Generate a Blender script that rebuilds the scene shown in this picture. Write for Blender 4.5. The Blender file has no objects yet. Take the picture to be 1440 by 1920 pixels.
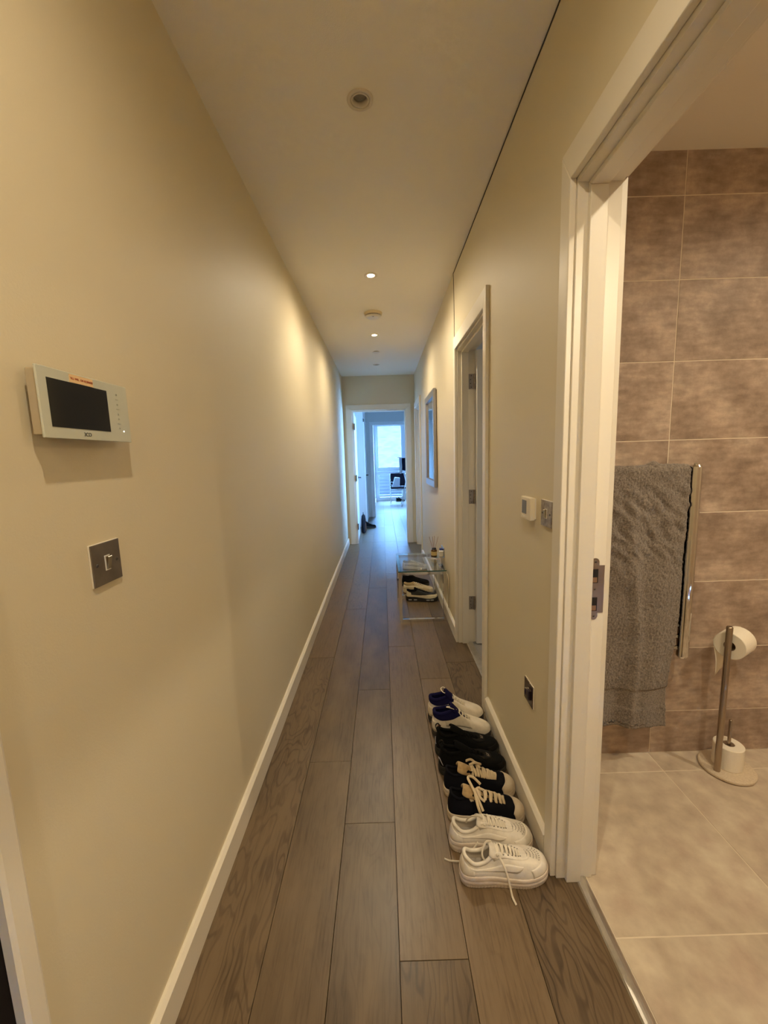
import bpy, bmesh, math, random
from mathutils import Vector, Matrix, noise
random.seed(7)
S = bpy.context.scene
COL = S.collection
PI = math.pi

# ------------------------------------------------------------------ camera
def cam_axes(pitch, yaw, roll):
    cp, sp, cy, sy, cr, sr = math.cos(pitch), math.sin(pitch), math.cos(yaw), math.sin(yaw), math.cos(roll), math.sin(roll)
    f = Vector((-sy*cp, cy*cp, sp)); r = Vector((cy, sy, 0)); u = r.cross(f)
    return cr*r+sr*u, -sr*r+cr*u, f
cr_, cu_, cf_ = cam_axes(-.137, -.0011, -.031)
cd = bpy.data.cameras.new('camera'); cam = bpy.data.objects.new('camera', cd); COL.objects.link(cam)
M3 = Matrix((cr_, cu_, -cf_)).transposed()
cam.matrix_world = Matrix.Translation((0, 0, 1.39)) @ M3.to_4x4()
cd.sensor_fit = 'HORIZONTAL'; cd.sensor_width = 36; cd.lens = 756.7/1440*36
cd.clip_start = .02; cd.clip_end = 200
S.camera = cam
# ------------------------------------------------------------------ world, exposure
w = bpy.data.worlds.new('world'); S.world = w; w.use_nodes = True
bg = w.node_tree.nodes['Background']
bg.inputs[0].default_value = (.20, .46, 1.0, 1); bg.inputs[1].default_value = 58.0
S.view_settings.view_transform = 'Standard'; S.view_settings.look = 'None'
S.view_settings.exposure = .78; S.view_settings.gamma = 1
S.view_settings.use_curve_mapping = False
try:
    S.cycles.max_bounces = 14; S.cycles.diffuse_bounces = 8; S.cycles.glossy_bounces = 6
    S.cycles.transmission_bounces = 10; S.cycles.transparent_max_bounces = 16
    S.cycles.caustics_reflective = False; S.cycles.caustics_refractive = False
    S.cycles.sample_clamp_indirect = 6
except Exception: pass
# geometry of the place (metres)
XL, XR, H, YE = -.579, .529, 2.618, 6.40
WT = .116                      # thickness of the right wall
BB_Y, BZ = 1.693, 2.50         # bathroom back wall, bathroom ceiling
SPOT_X = -.037
SPOT_W = 30.0
WARM = (1.0, .83, .58)
def spot(name, loc, W, col=WARM, size=172, blend=.85, r=.022):
    l = bpy.data.lights.new(name, 'SPOT'); l.energy = W; l.color = col
    l.spot_size = math.radians(size); l.spot_blend = blend; l.shadow_soft_size = r
    o = bpy.data.objects.new(name, l); o.location = loc; COL.objects.link(o); return o
for y in (-1.16, .21, 2.953, 4.321):
    spot('downlight_lamp', (SPOT_X, y, H-.012), SPOT_W*(.8 if y == .21 else 1))
spot('downlight_lamp', (-.30, 7.9, H-.012), 3)
for p in ((1.05, .35), (2.05, .75)):
    spot('downlight_lamp', (p[0], p[1], BZ-.012), 32)
def area(name, loc, rot, sx, sy, W, col, portal=False):
    l = bpy.data.lights.new(name, 'AREA'); l.shape = 'RECTANGLE'; l.size = sx; l.size_y = sy
    l.energy = W; l.color = col
    o = bpy.data.objects.new(name, l); o.location = loc; o.rotation_euler = rot; COL.objects.link(o)
    if portal: l.cycles.is_portal = True
    return o
area('window_portal', (.66, 12.74, 1.2), (math.radians(-90), 0, 0), 1.75, 2.4, 1, (1, 1, 1), True)
area('window_portal', (.84, 6.82, 1.35), (0, math.radians(90), 0), 1.7, .4, 1, (1, 1, 1), True)
# daylight of the bedroom's own window (the bedroom's far side, out of sight)
area('bedroom_window_light', (3.3, 3.4, 1.5), (0, math.radians(90), 0), 1.2, 1.2, 6, (.85, .9, 1.0))

# ------------------------------------------------------------------ helpers
def link(name, bm, mat, parent=None, smooth=False, bevel=None, kind=None):
    me = bpy.data.meshes.new(name)
    bmesh.ops.recalc_face_normals(bm, faces=bm.faces)
    bm.to_mesh(me); bm.free()
    o = bpy.data.objects.new(name, me); COL.objects.link(o)
    for m in (mat if isinstance(mat, (list, tuple)) else [mat]): me.materials.append(m)
    if smooth:
        for p in me.polygons: p.use_smooth = True
    if bevel:
        b = o.modifiers.new('bevel', 'BEVEL'); b.width = bevel; b.segments = 2; b.limit_method = 'ANGLE'
        b.angle_limit = math.radians(40)
        for p in me.polygons: p.use_smooth = True
        try: b.harden_normals = True
        except Exception: pass
    if parent: o.parent = parent
    if kind: o['kind'] = kind
    return o
def raw(name, vs, fs, mat, parent=None, smooth=True):
    me = bpy.data.meshes.new(name); me.from_pydata([tuple(v) for v in vs], [], fs); me.update()
    o = bpy.data.objects.new(name, me); COL.objects.link(o)
    me.materials.append(mat)
    if smooth:
        for p in me.polygons: p.use_smooth = True
    if parent: o.parent = parent
    return o
def tag(o, label, cat, group=None):
    o['label'] = label; o['category'] = cat
    if group: o['group'] = group
    return o
def thing(name, label, cat, loc=(0, 0, 0), rz=0, group=None):
    o = bpy.data.objects.new(name, None); COL.objects.link(o); o.empty_display_size = .05
    o.location = loc; o.rotation_euler = (0, 0, rz); return tag(o, label, cat, group)
def struct_empty(name, loc=(0, 0, 0)):
    o = bpy.data.objects.new(name, None); COL.objects.link(o); o.location = loc; o['kind'] = 'structure'; return o
def bx(bm, x0, x1, y0, y1, z0, z1, M=None):
    vs = [bm.verts.new((x, y, z)) for x in (x0, x1) for y in (y0, y1) for z in (z0, z1)]
    if M:
        for v in vs: v.co = M @ v.co
    for f in ((0,1,3,2),(4,6,7,5),(0,4,5,1),(2,3,7,6),(0,2,6,4),(1,5,7,3)): bm.faces.new([vs[i] for i in f])
    return bm
def box(*a, M=None): return bx(bmesh.new(), *a, M=M)
def cyl(bm, p0, p1, r0, r1=None, n=16, cap=True):
    p0, p1 = Vector(p0), Vector(p1); r1 = r0 if r1 is None else r1
    d = (p1-p0).normalized(); a = d.orthogonal().normalized(); b = d.cross(a)
    A = [bm.verts.new(p0+(a*math.cos(t)+b*math.sin(t))*r0) for t in [2*PI*i/n for i in range(n)]]
    B = [bm.verts.new(p1+(a*math.cos(t)+b*math.sin(t))*r1) for t in [2*PI*i/n for i in range(n)]]
    for i in range(n): bm.faces.new((A[i], A[(i+1)%n], B[(i+1)%n], B[i]))
    if cap: bm.faces.new(A[::-1]); bm.faces.new(B)
    return bm
def tube(bm, pts, r, n=8, flat=1.0, up=None, closed=False):
    pts = [Vector(p) for p in pts]; N = len(pts); rings = []
    prev = None
    for i, p in enumerate(pts):
        d = (pts[(i+1) % N]-pts[i-1]) if closed else (pts[min(i+1, N-1)]-pts[max(i-1, 0)])
        if d.length < 1e-9: d = Vector((1, 0, 0))
        d.normalize()
        if up is not None:
            nrm = Vector(up[i] if isinstance(up, list) else up); nrm = (nrm-d*nrm.dot(d))
            if nrm.length < 1e-6: nrm = d.orthogonal()
            nrm.normalize()
        else:
            nrm = d.orthogonal().normalized() if prev is None else (prev-d*prev.dot(d)).normalized()
        prev = nrm; s = d.cross(nrm)
        rings.append([bm.verts.new(p+(s*math.cos(2*PI*k/n)+nrm*math.sin(2*PI*k/n)*flat)*r) for k in range(n)])
    for i in range(N if closed else N-1):
        A, B = rings[i], rings[(i+1) % N]
        for k in range(n): bm.faces.new((A[k], A[(k+1) % n], B[(k+1) % n], B[k]))
    if not closed: bm.faces.new(rings[0][::-1]); bm.faces.new(rings[-1])
    return bm
def lathe(bm, prof, c=(0, 0, 0), n=32, M=None):
    rings = []
    for r, z in prof:
        if r < 1e-6: rings.append([bm.verts.new((c[0], c[1], c[2]+z))])
        else: rings.append([bm.verts.new((c[0]+r*math.cos(2*PI*k/n), c[1]+r*math.sin(2*PI*k/n), c[2]+z)) for k in range(n)])
    for A, B in zip(rings, rings[1:]):
        for k in range(n):
            if len(A) == 1 and len(B) == 1: continue
            if len(A) == 1: bm.faces.new((A[0], B[(k+1) % n], B[k]))
            elif len(B) == 1: bm.faces.new((A[k], A[(k+1) % n], B[0]))
            else: bm.faces.new((A[k], A[(k+1) % n], B[(k+1) % n], B[k]))
    if M:
        for rg in rings:
            for v in rg: v.co = M @ v.co
    return bm
def extrude_poly(bm, pts, axis, a, b):
    """pts: 2D polygon; axis: 0 -> (y,z) extruded along x, 1 -> (x,z) along y, 2 -> (x,y) along z."""
    def P(p, t): return {0: (t, p[0], p[1]), 1: (p[0], t, p[1]), 2: (p[0], p[1], t)}[axis]
    A = [bm.verts.new(P(p, a)) for p in pts]; B = [bm.verts.new(P(p, b)) for p in pts]
    n = len(pts)
    for i in range(n): bm.faces.new((A[i], A[(i+1) % n], B[(i+1) % n], B[i]))
    bm.faces.new(A[::-1]); bm.faces.new(B); return bm
def u_frame(o0, o1, oz, i0, i1, iz, axis, a, b, zb=0):
    """door surround: outer o0..o1, top oz; inner i0..i1, top iz, mitred, built as three prisms"""
    bm = bmesh.new()
    extrude_poly(bm, [(o0, zb), (i0, zb), (i0, iz), (o0, oz)], axis, a, b)
    extrude_poly(bm, [(i1, zb), (o1, zb), (o1, oz), (i1, iz)], axis, a, b)
    extrude_poly(bm, [(o0, oz), (i0, iz), (i1, iz), (o1, oz)], axis, a, b)
    return bm

# ------------------------------------------------------------------ materials
def mat(name, col, rough=.5, metal=0, bump=None, var=None, coat=0, spec=.5, sheen=0, trans=0, ior=1.45, emit=None, estr=0, alpha=1):
    m = bpy.data.materials.new(name); m.use_nodes = True; nt = m.node_tree; n = nt.nodes; l = nt.links
    p = n['Principled BSDF']; p.inputs['Base Color'].default_value = (*col, 1)
    p.inputs['Roughness'].default_value = rough; p.inputs['Metallic'].default_value = metal
    p.inputs['Coat Weight'].default_value = coat; p.inputs['Coat Roughness'].default_value = .15
    p.inputs['Specular IOR Level'].default_value = spec; p.inputs['Sheen Weight'].default_value = sheen
    p.inputs['Transmission Weight'].default_value = trans; p.inputs['IOR'].default_value = ior
    p.inputs['Alpha'].default_value = alpha
    if emit: p.inputs['Emission Color'].default_value = (*emit, 1); p.inputs['Emission Strength'].default_value = estr
    tc = n.new('ShaderNodeTexCoord')
    if bump:
        sc, st, dist = bump
        t = n.new('ShaderNodeTexNoise'); t.inputs['Scale'].default_value = sc; t.inputs['Detail'].default_value = 4
        l.new(tc.outputs['Object'], t.inputs['Vector'])
        b = n.new('ShaderNodeBump'); b.inputs['Strength'].default_value = st; b.inputs['Distance'].default_value = dist
        l.new(t.outputs['Fac'], b.inputs['Height']); l.new(b.outputs['Normal'], p.inputs['Normal'])
    if var:
        sc, amt, c2 = var
        t = n.new('ShaderNodeTexNoise'); t.inputs['Scale'].default_value = sc; t.inputs['Detail'].default_value = 6
        l.new(tc.outputs['Object'], t.inputs['Vector'])
        r = n.new('ShaderNodeMapRange'); r.inputs[1].default_value = .38; r.inputs[2].default_value = .66
        r.inputs[3].default_value = 0; r.inputs[4].default_value = amt; l.new(t.outputs['Fac'], r.inputs[0])
        mx = n.new('ShaderNodeMix'); mx.data_type = 'RGBA'; mx.inputs['A'].default_value = (*col, 1); mx.inputs['B'].default_value = (*c2, 1)
        l.new(r.outputs[0], mx.inputs['Factor']); l.new(mx.outputs['Result'], p.inputs['Base Color'])
    return m
WALL = mat('wall_paint', (.67, .60, .44), .55, bump=(260, .12, .002), var=(1.2, .25, (.63, .56, .41)))
WALLF = mat('far_wall_paint', (.66, .66, .64), .6, bump=(260, .1, .002))
CEIL = mat('ceiling_paint', (.86, .82, .74), .7, bump=(420, .25, .002), var=(.9, .3, (.83, .79, .71)))
TRIM = mat('trim_satin', (.74, .69, .59), .42, bump=(9, .05, .004))
TRIMW = mat('trim_white_satin', (.80, .80, .80), .3)
GROUT = mat('pale_grout', (.72, .63, .50), .9)
CHROME = mat('chrome', (.72, .71, .70), .05, 1)
BRUSH = mat('brushed_steel', (.66, .64, .60), .34, 1, var=(30, .5, (.50, .47, .43)))
NICKEL = mat('satin_nickel', (.42, .37, .32), .32, 1, var=(18, .5, (.30, .26, .23)))
DARKM = mat('dark_steel', (.10, .09, .085), .35, .7)
BLACK = mat('black_plastic', (.012, .012, .013), .35)
DARKV = mat('dark_void', (.012, .010, .009), .6)
WHITEP = mat('white_plastic', (.74, .71, .64), .35)
BULB_ON = mat('lamp_glass_lit', (1, .9, .7), .3, emit=(1, .80, .52), estr=60)
BULB_OFF = mat('lamp_glass_unlit', (.20, .17, .14), .25, var=(60, .6, (.30, .27, .24)))

def wood_mat():
    m = bpy.data.materials.new('oak_plank'); m.use_nodes = True; nt = m.node_tree; n = nt.nodes; l = nt.links
    p = n['Principled BSDF']; p.inputs['Roughness'].default_value = .38
    tc = n.new('ShaderNodeTexCoord'); oi = n.new('ShaderNodeObjectInfo')
    add = n.new('ShaderNodeVectorMath'); add.operation = 'MULTIPLY_ADD'
    cmb = n.new('ShaderNodeCombineXYZ')
    for i in range(3): l.new(oi.outputs['Random'], cmb.inputs[i])
    l.new(cmb.outputs[0], add.inputs[0]); add.inputs[1].default_value = (17, 31, 5); l.new(tc.outputs['Object'], add.inputs[2])
    def mp(sx, sy):
        q = n.new('ShaderNodeMapping'); q.inputs['Scale'].default_value = (sx, sy, 1); l.new(add.outputs[0], q.inputs['Vector']); return q
    fine = n.new('ShaderNodeTexNoise'); fine.inputs['Scale'].default_value = 1; fine.inputs['Detail'].default_value = 8; fine.inputs['Roughness'].default_value = .7
    l.new(mp(130, 7).outputs[0], fine.inputs['Vector'])
    warp = n.new('ShaderNodeTexNoise'); warp.inputs['Scale'].default_value = 1; warp.inputs['Detail'].default_value = 3
    l.new(mp(6, 1.6).outputs[0], warp.inputs['Vector'])
    wv = n.new('ShaderNodeMath'); wv.operation = 'MULTIPLY_ADD'; wv.inputs[1].default_value = 26
    sep = n.new('ShaderNodeSeparateXYZ'); l.new(add.outputs[0], sep.inputs[0])
    sx = n.new('ShaderNodeMath'); sx.operation = 'MULTIPLY'; sx.inputs[1].default_value = 40; l.new(sep.outputs[0], sx.inputs[0])
    l.new(warp.outputs['Fac'], wv.inputs[0]); l.new(sx.outputs[0], wv.inputs[2])
    fr = n.new('ShaderNodeMath'); fr.operation = 'SINE'
    f2 = n.new('ShaderNodeMath'); f2.operation = 'MULTIPLY'; f2.inputs[1].default_value = 4.6; l.new(wv.outputs[0], f2.inputs[0]); l.new(f2.outputs[0], fr.inputs[0])
    ring = n.new('ShaderNodeMapRange'); ring.inputs[1].default_value = .35; ring.inputs[2].default_value = 1; ring.inputs[3].default_value = 0; ring.inputs[4].default_value = 1; l.new(fr.outputs[0], ring.inputs[0])
    blot = n.new('ShaderNodeTexNoise'); blot.inputs['Scale'].default_value = 1; blot.inputs['Detail'].default_value = 3; l.new(mp(9, 3.5).outputs[0], blot.inputs['Vector'])
    base = n.new('ShaderNodeValToRGB'); e = base.color_ramp.elements
    e[0].position = 0; e[0].color = (.080, .052, .027, 1); e[1].position = 1; e[1].color = (.165, .112, .062, 1)
    l.new(oi.outputs['Random'], base.inputs[0])
    # random per plank: how strongly the cathedral figure shows
    rr = n.new('ShaderNodeMath'); rr.operation = 'MULTIPLY'; rr.inputs[1].default_value = 7.3; l.new(oi.outputs['Random'], rr.inputs[0])
    rf = n.new('ShaderNodeMath'); rf.operation = 'FRACT'; l.new(rr.outputs[0], rf.inputs[0])
    rg = n.new('ShaderNodeMapRange'); rg.inputs[1].default_value = .45; rg.inputs[2].default_value = 1; rg.inputs[3].default_value = .12; rg.inputs[4].default_value = .95; l.new(rf.outputs[0], rg.inputs[0])
    rm = n.new('ShaderNodeMath'); rm.operation = 'MULTIPLY'; l.new(ring.outputs[0], rm.inputs[0]); l.new(rg.outputs[0], rm.inputs[1])
    m1 = n.new('ShaderNodeMix'); m1.data_type = 'RGBA'; m1.blend_type = 'MULTIPLY'; m1.inputs['B'].default_value = (.36, .31, .27, 1)
    l.new(rm.outputs[0], m1.inputs['Factor']); l.new(base.outputs[0], m1.inputs['A'])
    ff = n.new('ShaderNodeMapRange'); ff.inputs[1].default_value = .48; ff.inputs[2].default_value = .68; ff.inputs[3].default_value = 0; ff.inputs[4].default_value = .8; l.new(fine.outputs['Fac'], ff.inputs[0])
    m2 = n.new('ShaderNodeMix'); m2.data_type = 'RGBA'; m2.blend_type = 'MULTIPLY'; m2.inputs['B'].default_value = (.45, .40, .36, 1)
    l.new(ff.outputs[0], m2.inputs['Factor']); l.new(m1.outputs['Result'], m2.inputs['A'])
    bf = n.new('ShaderNodeMapRange'); bf.inputs[1].default_value = .4; bf.inputs[2].default_value = .7; bf.inputs[3].default_value = 0; bf.inputs[4].default_value = .5; l.new(blot.outputs['Fac'], bf.inputs[0])
    m3 = n.new('ShaderNodeMix'); m3.data_type = 'RGBA'; m3.inputs['B'].default_value = (.19, .132, .075, 1)
    l.new(bf.outputs[0], m3.inputs['Factor']); l.new(m2.outputs['Result'], m3.inputs['A'])
    l.new(m3.outputs['Result'], p.inputs['Base Color'])
    rp = n.new('ShaderNodeMapRange'); rp.inputs[1].default_value = .3; rp.inputs[2].default_value = .8; rp.inputs[3].default_value = .33; rp.inputs[4].default_value = .40
    l.new(blot.outputs['Fac'], rp.inputs[0]); l.new(rp.outputs[0], p.inputs['Roughness'])
    h = n.new('ShaderNodeMath'); h.operation = 'ADD'; l.new(fine.outputs['Fac'], h.inputs[0]); l.new(rm.outputs[0], h.inputs[1])
    b = n.new('ShaderNodeBump'); b.inputs['Strength'].default_value = .18; b.inputs['Distance'].default_value = .0006; b.invert = True
    l.new(h.outputs[0], b.inputs['Height']); l.new(b.outputs['Normal'], p.inputs['Normal'])
    return m
WOOD = wood_mat()
def tile_mat(name, ca, cb, cc, rough=.5):
    m = bpy.data.materials.new(name); m.use_nodes = True; nt = m.node_tree; n = nt.nodes; l = nt.links
    p = n['Principled BSDF']; p.inputs['Roughness'].default_value = rough
    tc = n.new('ShaderNodeTexCoord'); oi = n.new('ShaderNodeObjectInfo'); add = n.new('ShaderNodeVectorMath'); add.operation = 'MULTIPLY_ADD'
    cmb = n.new('ShaderNodeCombineXYZ')
    for i in range(3): l.new(oi.outputs['Random'], cmb.inputs[i])
    l.new(cmb.outputs[0], add.inputs[0]); add.inputs[1].default_value = (13, 29, 41); l.new(tc.outputs['Object'], add.inputs[2])
    t = n.new('ShaderNodeTexNoise'); t.inputs['Scale'].default_value = 4.6; t.inputs['Detail'].default_value = 9; t.inputs['Roughness'].default_value = .70; l.new(add.outputs[0], t.inputs['Vector'])
    mp = n.new('ShaderNodeMapping'); mp.inputs['Scale'].default_value = (14, 14, 46); l.new(add.outputs[0], mp.inputs['Vector'])
    t2 = n.new('ShaderNodeTexNoise'); t2.inputs['Scale'].default_value = 1; t2.inputs['Detail'].default_value = 6; l.new(mp.outputs[0], t2.inputs['Vector'])
    cr = n.new('ShaderNodeValToRGB'); e = cr.color_ramp.elements; e[0].position = .34; e[0].color = (*ca, 1); e[1].position = .66; e[1].color = (*cc, 1)
    q = cr.color_ramp.elements.new(.5); q.color = (*cb, 1)
    l.new(t.outputs['Fac'], cr.inputs[0])
    mx = n.new('ShaderNodeMix'); mx.data_type = 'RGBA'; mx.blend_type = 'OVERLAY'; mx.inputs['Factor'].default_value = .5
    l.new(cr.outputs[0], mx.inputs['A']); l.new(t2.outputs['Fac'], mx.inputs['B']); l.new(mx.outputs['Result'], p.inputs['Base Color'])
    b = n.new('ShaderNodeBump'); b.inputs['Strength'].default_value = .08; b.inputs['Distance'].default_value = .002; l.new(t2.outputs['Fac'], b.inputs['Height']); l.new(b.outputs['Normal'], p.inputs['Normal'])
    return m
WTILE = tile_mat('wall_tile_taupe', (.25, .18, .135), (.38, .285, .22), (.53, .42, .33))
FTILE = tile_mat('floor_tile_beige', (.50, .42, .32), (.55, .465, .36), (.60, .51, .40), .45)
GLASS = bpy.data.materials.new('thin_clear_glass'); GLASS.use_nodes = True
_n = GLASS.node_tree.nodes; _l = GLASS.node_tree.links; _n.clear()
_o = _n.new('ShaderNodeOutputMaterial'); _t = _n.new('ShaderNodeBsdfTransparent'); _g = _n.new('ShaderNodeBsdfGlossy'); _g.inputs['Roughness'].default_value = .02
_f = _n.new('ShaderNodeFresnel'); _f.inputs[0].default_value = 1.5; _m = _n.new('ShaderNodeMixShader')
_t.inputs[0].default_value = (.97, .98, .98, 1)
_b = _n.new('ShaderNodeNewGeometry'); _c = _n.new('ShaderNodeMath'); _c.operation = 'SUBTRACT'; _c.inputs[0].default_value = 1; _l.new(_b.outputs['Backfacing'], _c.inputs[1])
_k = _n.new('ShaderNodeMath'); _k.operation = 'MULTIPLY'; _l.new(_f.outputs[0], _k.inputs[0]); _l.new(_c.outputs[0], _k.inputs[1])
_l.new(_k.outputs[0], _m.inputs[0]); _l.new(_t.outputs[0], _m.inputs[1]); _l.new(_g.outputs[0], _m.inputs[2]); _l.new(_m.outputs[0], _o.inputs[0])

# ------------------------------------------------------------------ corridor floor
fl = link('floor', box(-.70, XR+.0845, -1.3, YE+.1, -.06, -.014), DARKV, kind='structure')
fl2 = link('floor_far_room', box(-.75, 2.7, YE+.1, 12.72, -.06, -.014), DARKV, kind='structure')
PX0, PW = -.3775, .1918
def plank(x0, x1, y0, y1, parent):
    g = .0007
    o = link('plank', box(x0+g-(x0+x1)/2, x1-g-(x0+x1)/2, (y0-y1)/2+g, (y1-y0)/2-g, -.014, 0), WOOD, parent)
    o.location = ((x0+x1)/2, (y0+y1)/2, random.uniform(-.0003, .0001))
    b = o.modifiers.new('bevel', 'BEVEL'); b.width = .0008; b.segments = 1
    return o
joints = {-2: [.9, 2.8, 4.7], -1: [.55, 2.679, 4.52], 0: [-.19, 1.692, 3.576, 5.46], 1: [.43, 1.371, 2.264, 4.16, 6.05],
          2: [-.93, .94, 2.81, 4.68], 3: [.49, 2.365, 4.24, 6.1], 4: [.68, 2.557, 4.43], 5: [0, 1.9, 3.8]}
for c in range(-1, 6):
    x0 = PX0+(c)*PW if c >= 0 else XL-.02
    x1 = PX0+(c+1)*PW if c >= 0 else PX0
    if c == 4: x1 = XR+.066
    if c == 5: continue
    x0 = max(x0, XL-.02)
    ys = [-1.25]+joints[c]+[YE+.1]
    if c == 4:  # outer strip reaches into the two doorways on the right
        pass
    for a, b in zip(ys, ys[1:]): plank(x0, x1, a, b, fl)
for c in range(-1, 15):
    x0 = PX0+c*PW if c >= 0 else -.70
    x1 = PX0+(c+1)*PW if c >= 0 else PX0
    if x0 > 2.6: break
    off = [.42, 1.1, 1.35, .2, .75, .95][c % 6]
    ys = [YE+.1]+[y for y in (YE+.35+off+1.88*k for k in range(4)) if y < 12.5]+[12.70]
    for a, b in zip(ys, ys[1:]): plank(x0, x1, a, b, fl2)

# ------------------------------------------------------------------ walls and ceilings
bm = bmesh.new()
bx(bm, XL-.10, XL, .53, YE, 0, H); bx(bm, XL-.10, XL, -1.3, .53, 2.06, H); bx(bm, XL-.10, XL, -1.3, -.42, 0, 2.06)
link('wall_left', bm, WALL, kind='structure')
D1 = (.345, 1.158); D2 = (2.065, 2.85); D3 = (5.50, 6.24)
HD = 2.10
bm = bmesh.new()
prev = -1.3
for a, b in (D1, D2, D3):
    bx(bm, XR, XR+WT, prev, a, 0, H); bx(bm, XR, XR+WT, a, b, HD, H); prev = b
bx(bm, XR, XR+WT, prev, YE, 0, H)
link('wall_right', bm, WALL, kind='structure')
bm = bmesh.new()
ex0, ex1, ez = -.447, .400, 2.112
bx(bm, XL-.10, ex0, YE, YE+.11, 0, H); bx(bm, ex1, XR+WT, YE, YE+.11, 0, H); bx(bm, ex0, ex1, YE, YE+.11, ez, H)
link('wall_end', bm, WALL, kind='structure')
link('wall_near', box(XL-.1, XR+WT, -1.4, -1.3, 0, H), WALL, kind='structure')
# ceiling slab with square cut-outs for the recessed lamps
LIT_Y = [-1.16+1.371*k for k in range(6)]
LIT_Y = [-1.16, .21, 1.583, 2.953, 4.321, 5.66]
hc = .029
bm = bmesh.new()
bx(bm, XL-.1, SPOT_X-hc, -1.4, YE+.11, H, H+.08); bx(bm, SPOT_X+hc, XR+WT, -1.4, YE+.11, H, H+.08)
prev = -1.4
for y in LIT_Y: bx(bm, SPOT_X-hc, SPOT_X+hc, prev, y-hc, H, H+.08); prev = y+hc
bx(bm, SPOT_X-hc, SPOT_X+hc, prev, YE+.11, H, H+.08)
link('ceiling', bm, CEIL, kind='structure')
link('ceiling_far', box(-.8, 2.7, YE+.11, 12.9, 2.5, 2.6), WALLF, kind='structure')
# dark strip painted as shade in the hairline gap along ceiling and right wall
CRK = mat('crack_shadow_gap', (.05, .04, .03), .9)
bm = bmesh.new()
yy = -1.25; pts = []
while yy < 2.95:
    pts.append((XR-.0012, yy, H-.0035+random.uniform(-.0016, .0012))); yy += .12
pts.append((XR-.0012, 2.955, H-.004))
for z in (2.5, 2.4, 2.3, 2.2, 2.166): pts.append((XR-.0008, 2.945-.008*(2.6-z)*4+random.uniform(-.002, .002), z))
tube(bm, pts, .0026, 6, 1)
link('crack_shade_strip', bm, CRK, kind='structure')

def skirting(name, side, ys, joint=None):
    x = XL if side < 0 else XR
    t = .018*(-side)
    prof = [(x, 0), (x+t, 0), (x+t, .090), (x+t*.45, .100), (x, .100)]
    for a, b in ys:
        bm = bmesh.new(); extrude_poly(bm, prof, 1, a, b)
        o = link(name, bm, TRIM, kind='structure')
    return o
skirting('baseboard_left', -1, [(.547, 2.388), (2.3888, YE)])
skirting('baseboard_right', 1, [(1.212, 2.000), (2.906, 5.44)])

# ------------------------------------------------------------------ doorways
def screw(bm, p, nrm, r=.0035):
    cyl(bm, Vector(p), Vector(p)+Vector(nrm)*.0012, r, r*.7, 10)
def hinge(parent, x0, x1, y, z, ny, h=.10):
    """butt hinge on a jamb face at y facing ny, knuckle at x1"""
    e = link('hinge', box(x0, x1, min(y, y+ny*.002), max(y, y+ny*.002), z-h/2, z+h/2), NICKEL, parent, bevel=.0008)
    bm = bmesh.new()
    for k in range(5):
        cyl(bm, (x1+.005, y+ny*.006, z-h/2+k*h/5+.0007), (x1+.005, y+ny*.006, z-h/2+(k+1)*h/5-.0007), .0062, n=12)
    link('knuckle', bm, NICKEL, e)
    bm = bmesh.new()
    for k, dz in enumerate((-.038, -.013, .013, .038)): screw(bm, (x0+.012+(k % 3 == 0)*.006, y+ny*.002, z+dz), (0, ny, 0), .0036)
    link('screw', bm, DARKM, e)
def side_door(name, D, arch_w=.056, z_in=2.078):
    """doorway in the right wall: architrave, lining, stop (opening runs along y)"""
    y0, y1 = D
    e = struct_empty(name)
    aw = arch_w
    z_arch = HD-.012
    a0, a1 = y0+.006, y1-.006
    link('architrave', u_frame(a0-aw, a1+aw, z_arch+aw+.028, a0, a1, z_arch, 0, XR-.018, XR), TRIM, e, bevel=.0035)
    link('lining', u_frame(y0, y1, HD, y0+.012, y1-.012, HD-.024, 0, XR, XR+WT), TRIM, e, bevel=.0012)
    link('door_stop', u_frame(y0+.012, y1-.012, HD-.024, y0+.027, y1-.027, HD-.038, 0, XR+.027, XR+.073), TRIM, e, bevel=.002)
    link('architrave', u_frame(a0-aw, a1+aw, z_arch+aw, a0, a1, z_arch, 0, XR+WT, XR+WT+.018), TRIM, e, bevel=.003)
    return e
d1 = side_door('door_1', D1)
d2 = side_door('door_2', D2)
d3 = side_door('door_3', D3)
# strike plate on the bathroom jamb
py = D1[1]-.012
sx = XR+.075
bm = bmesh.new()
prof = []
zc, hh, ww = .983, .094, .022
out = [(sx, zc-hh+.011)]
for k in range(7):
    a = PI+PI*k/6; out.append((sx+ww/2+ww/2*math.cos(a), zc-hh+.011+.011*math.sin(a)))
out += [(sx+ww, zc-.072), (sx+.038, zc-.072), (sx+.038, zc+.072), (sx+ww, zc+.072)]
for k in range(7):
    a = PI*k/6; out.append((sx+ww/2+ww/2*math.cos(a), zc+hh-.011+.011*math.sin(a)))
out += [(sx, zc+hh-.011)]
cl = []
for p in out:
    if not cl or (abs(p[0]-cl[-1][0])+abs(p[1]-cl[-1][1])) > 1e-5: cl.append(p)
if abs(cl[0][0]-cl[-1][0])+abs(cl[0][1]-cl[-1][1]) < 1e-5: cl.pop()
extrude_poly(bm, cl, 1, py-.0016, py)
sp = link('strike_plate', bm, NICKEL, d1); sp['label'] = 'worn satin metal strike plate on the jamb'
for zz in (zc+.040, zc-.046):
    link('latch_hole', box(sx+.003, sx+.0195, py-.0021, py-.0014, zz-.021, zz+.021), DARKV, sp)
    link('latch_box', box(sx+.004, sx+.0165, py-.0026, py-.0018, zz-.019, zz-.004), mat('raw_brass', (.42, .27, .15), .35, .8), sp)
bm = bmesh.new()
for zz in (zc+.083, zc, zc-.083): screw(bm, (sx+.011, py-.0016, zz), (0, -1, 0), .0034)
link('screw', bm, DARKM, sp)
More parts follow.
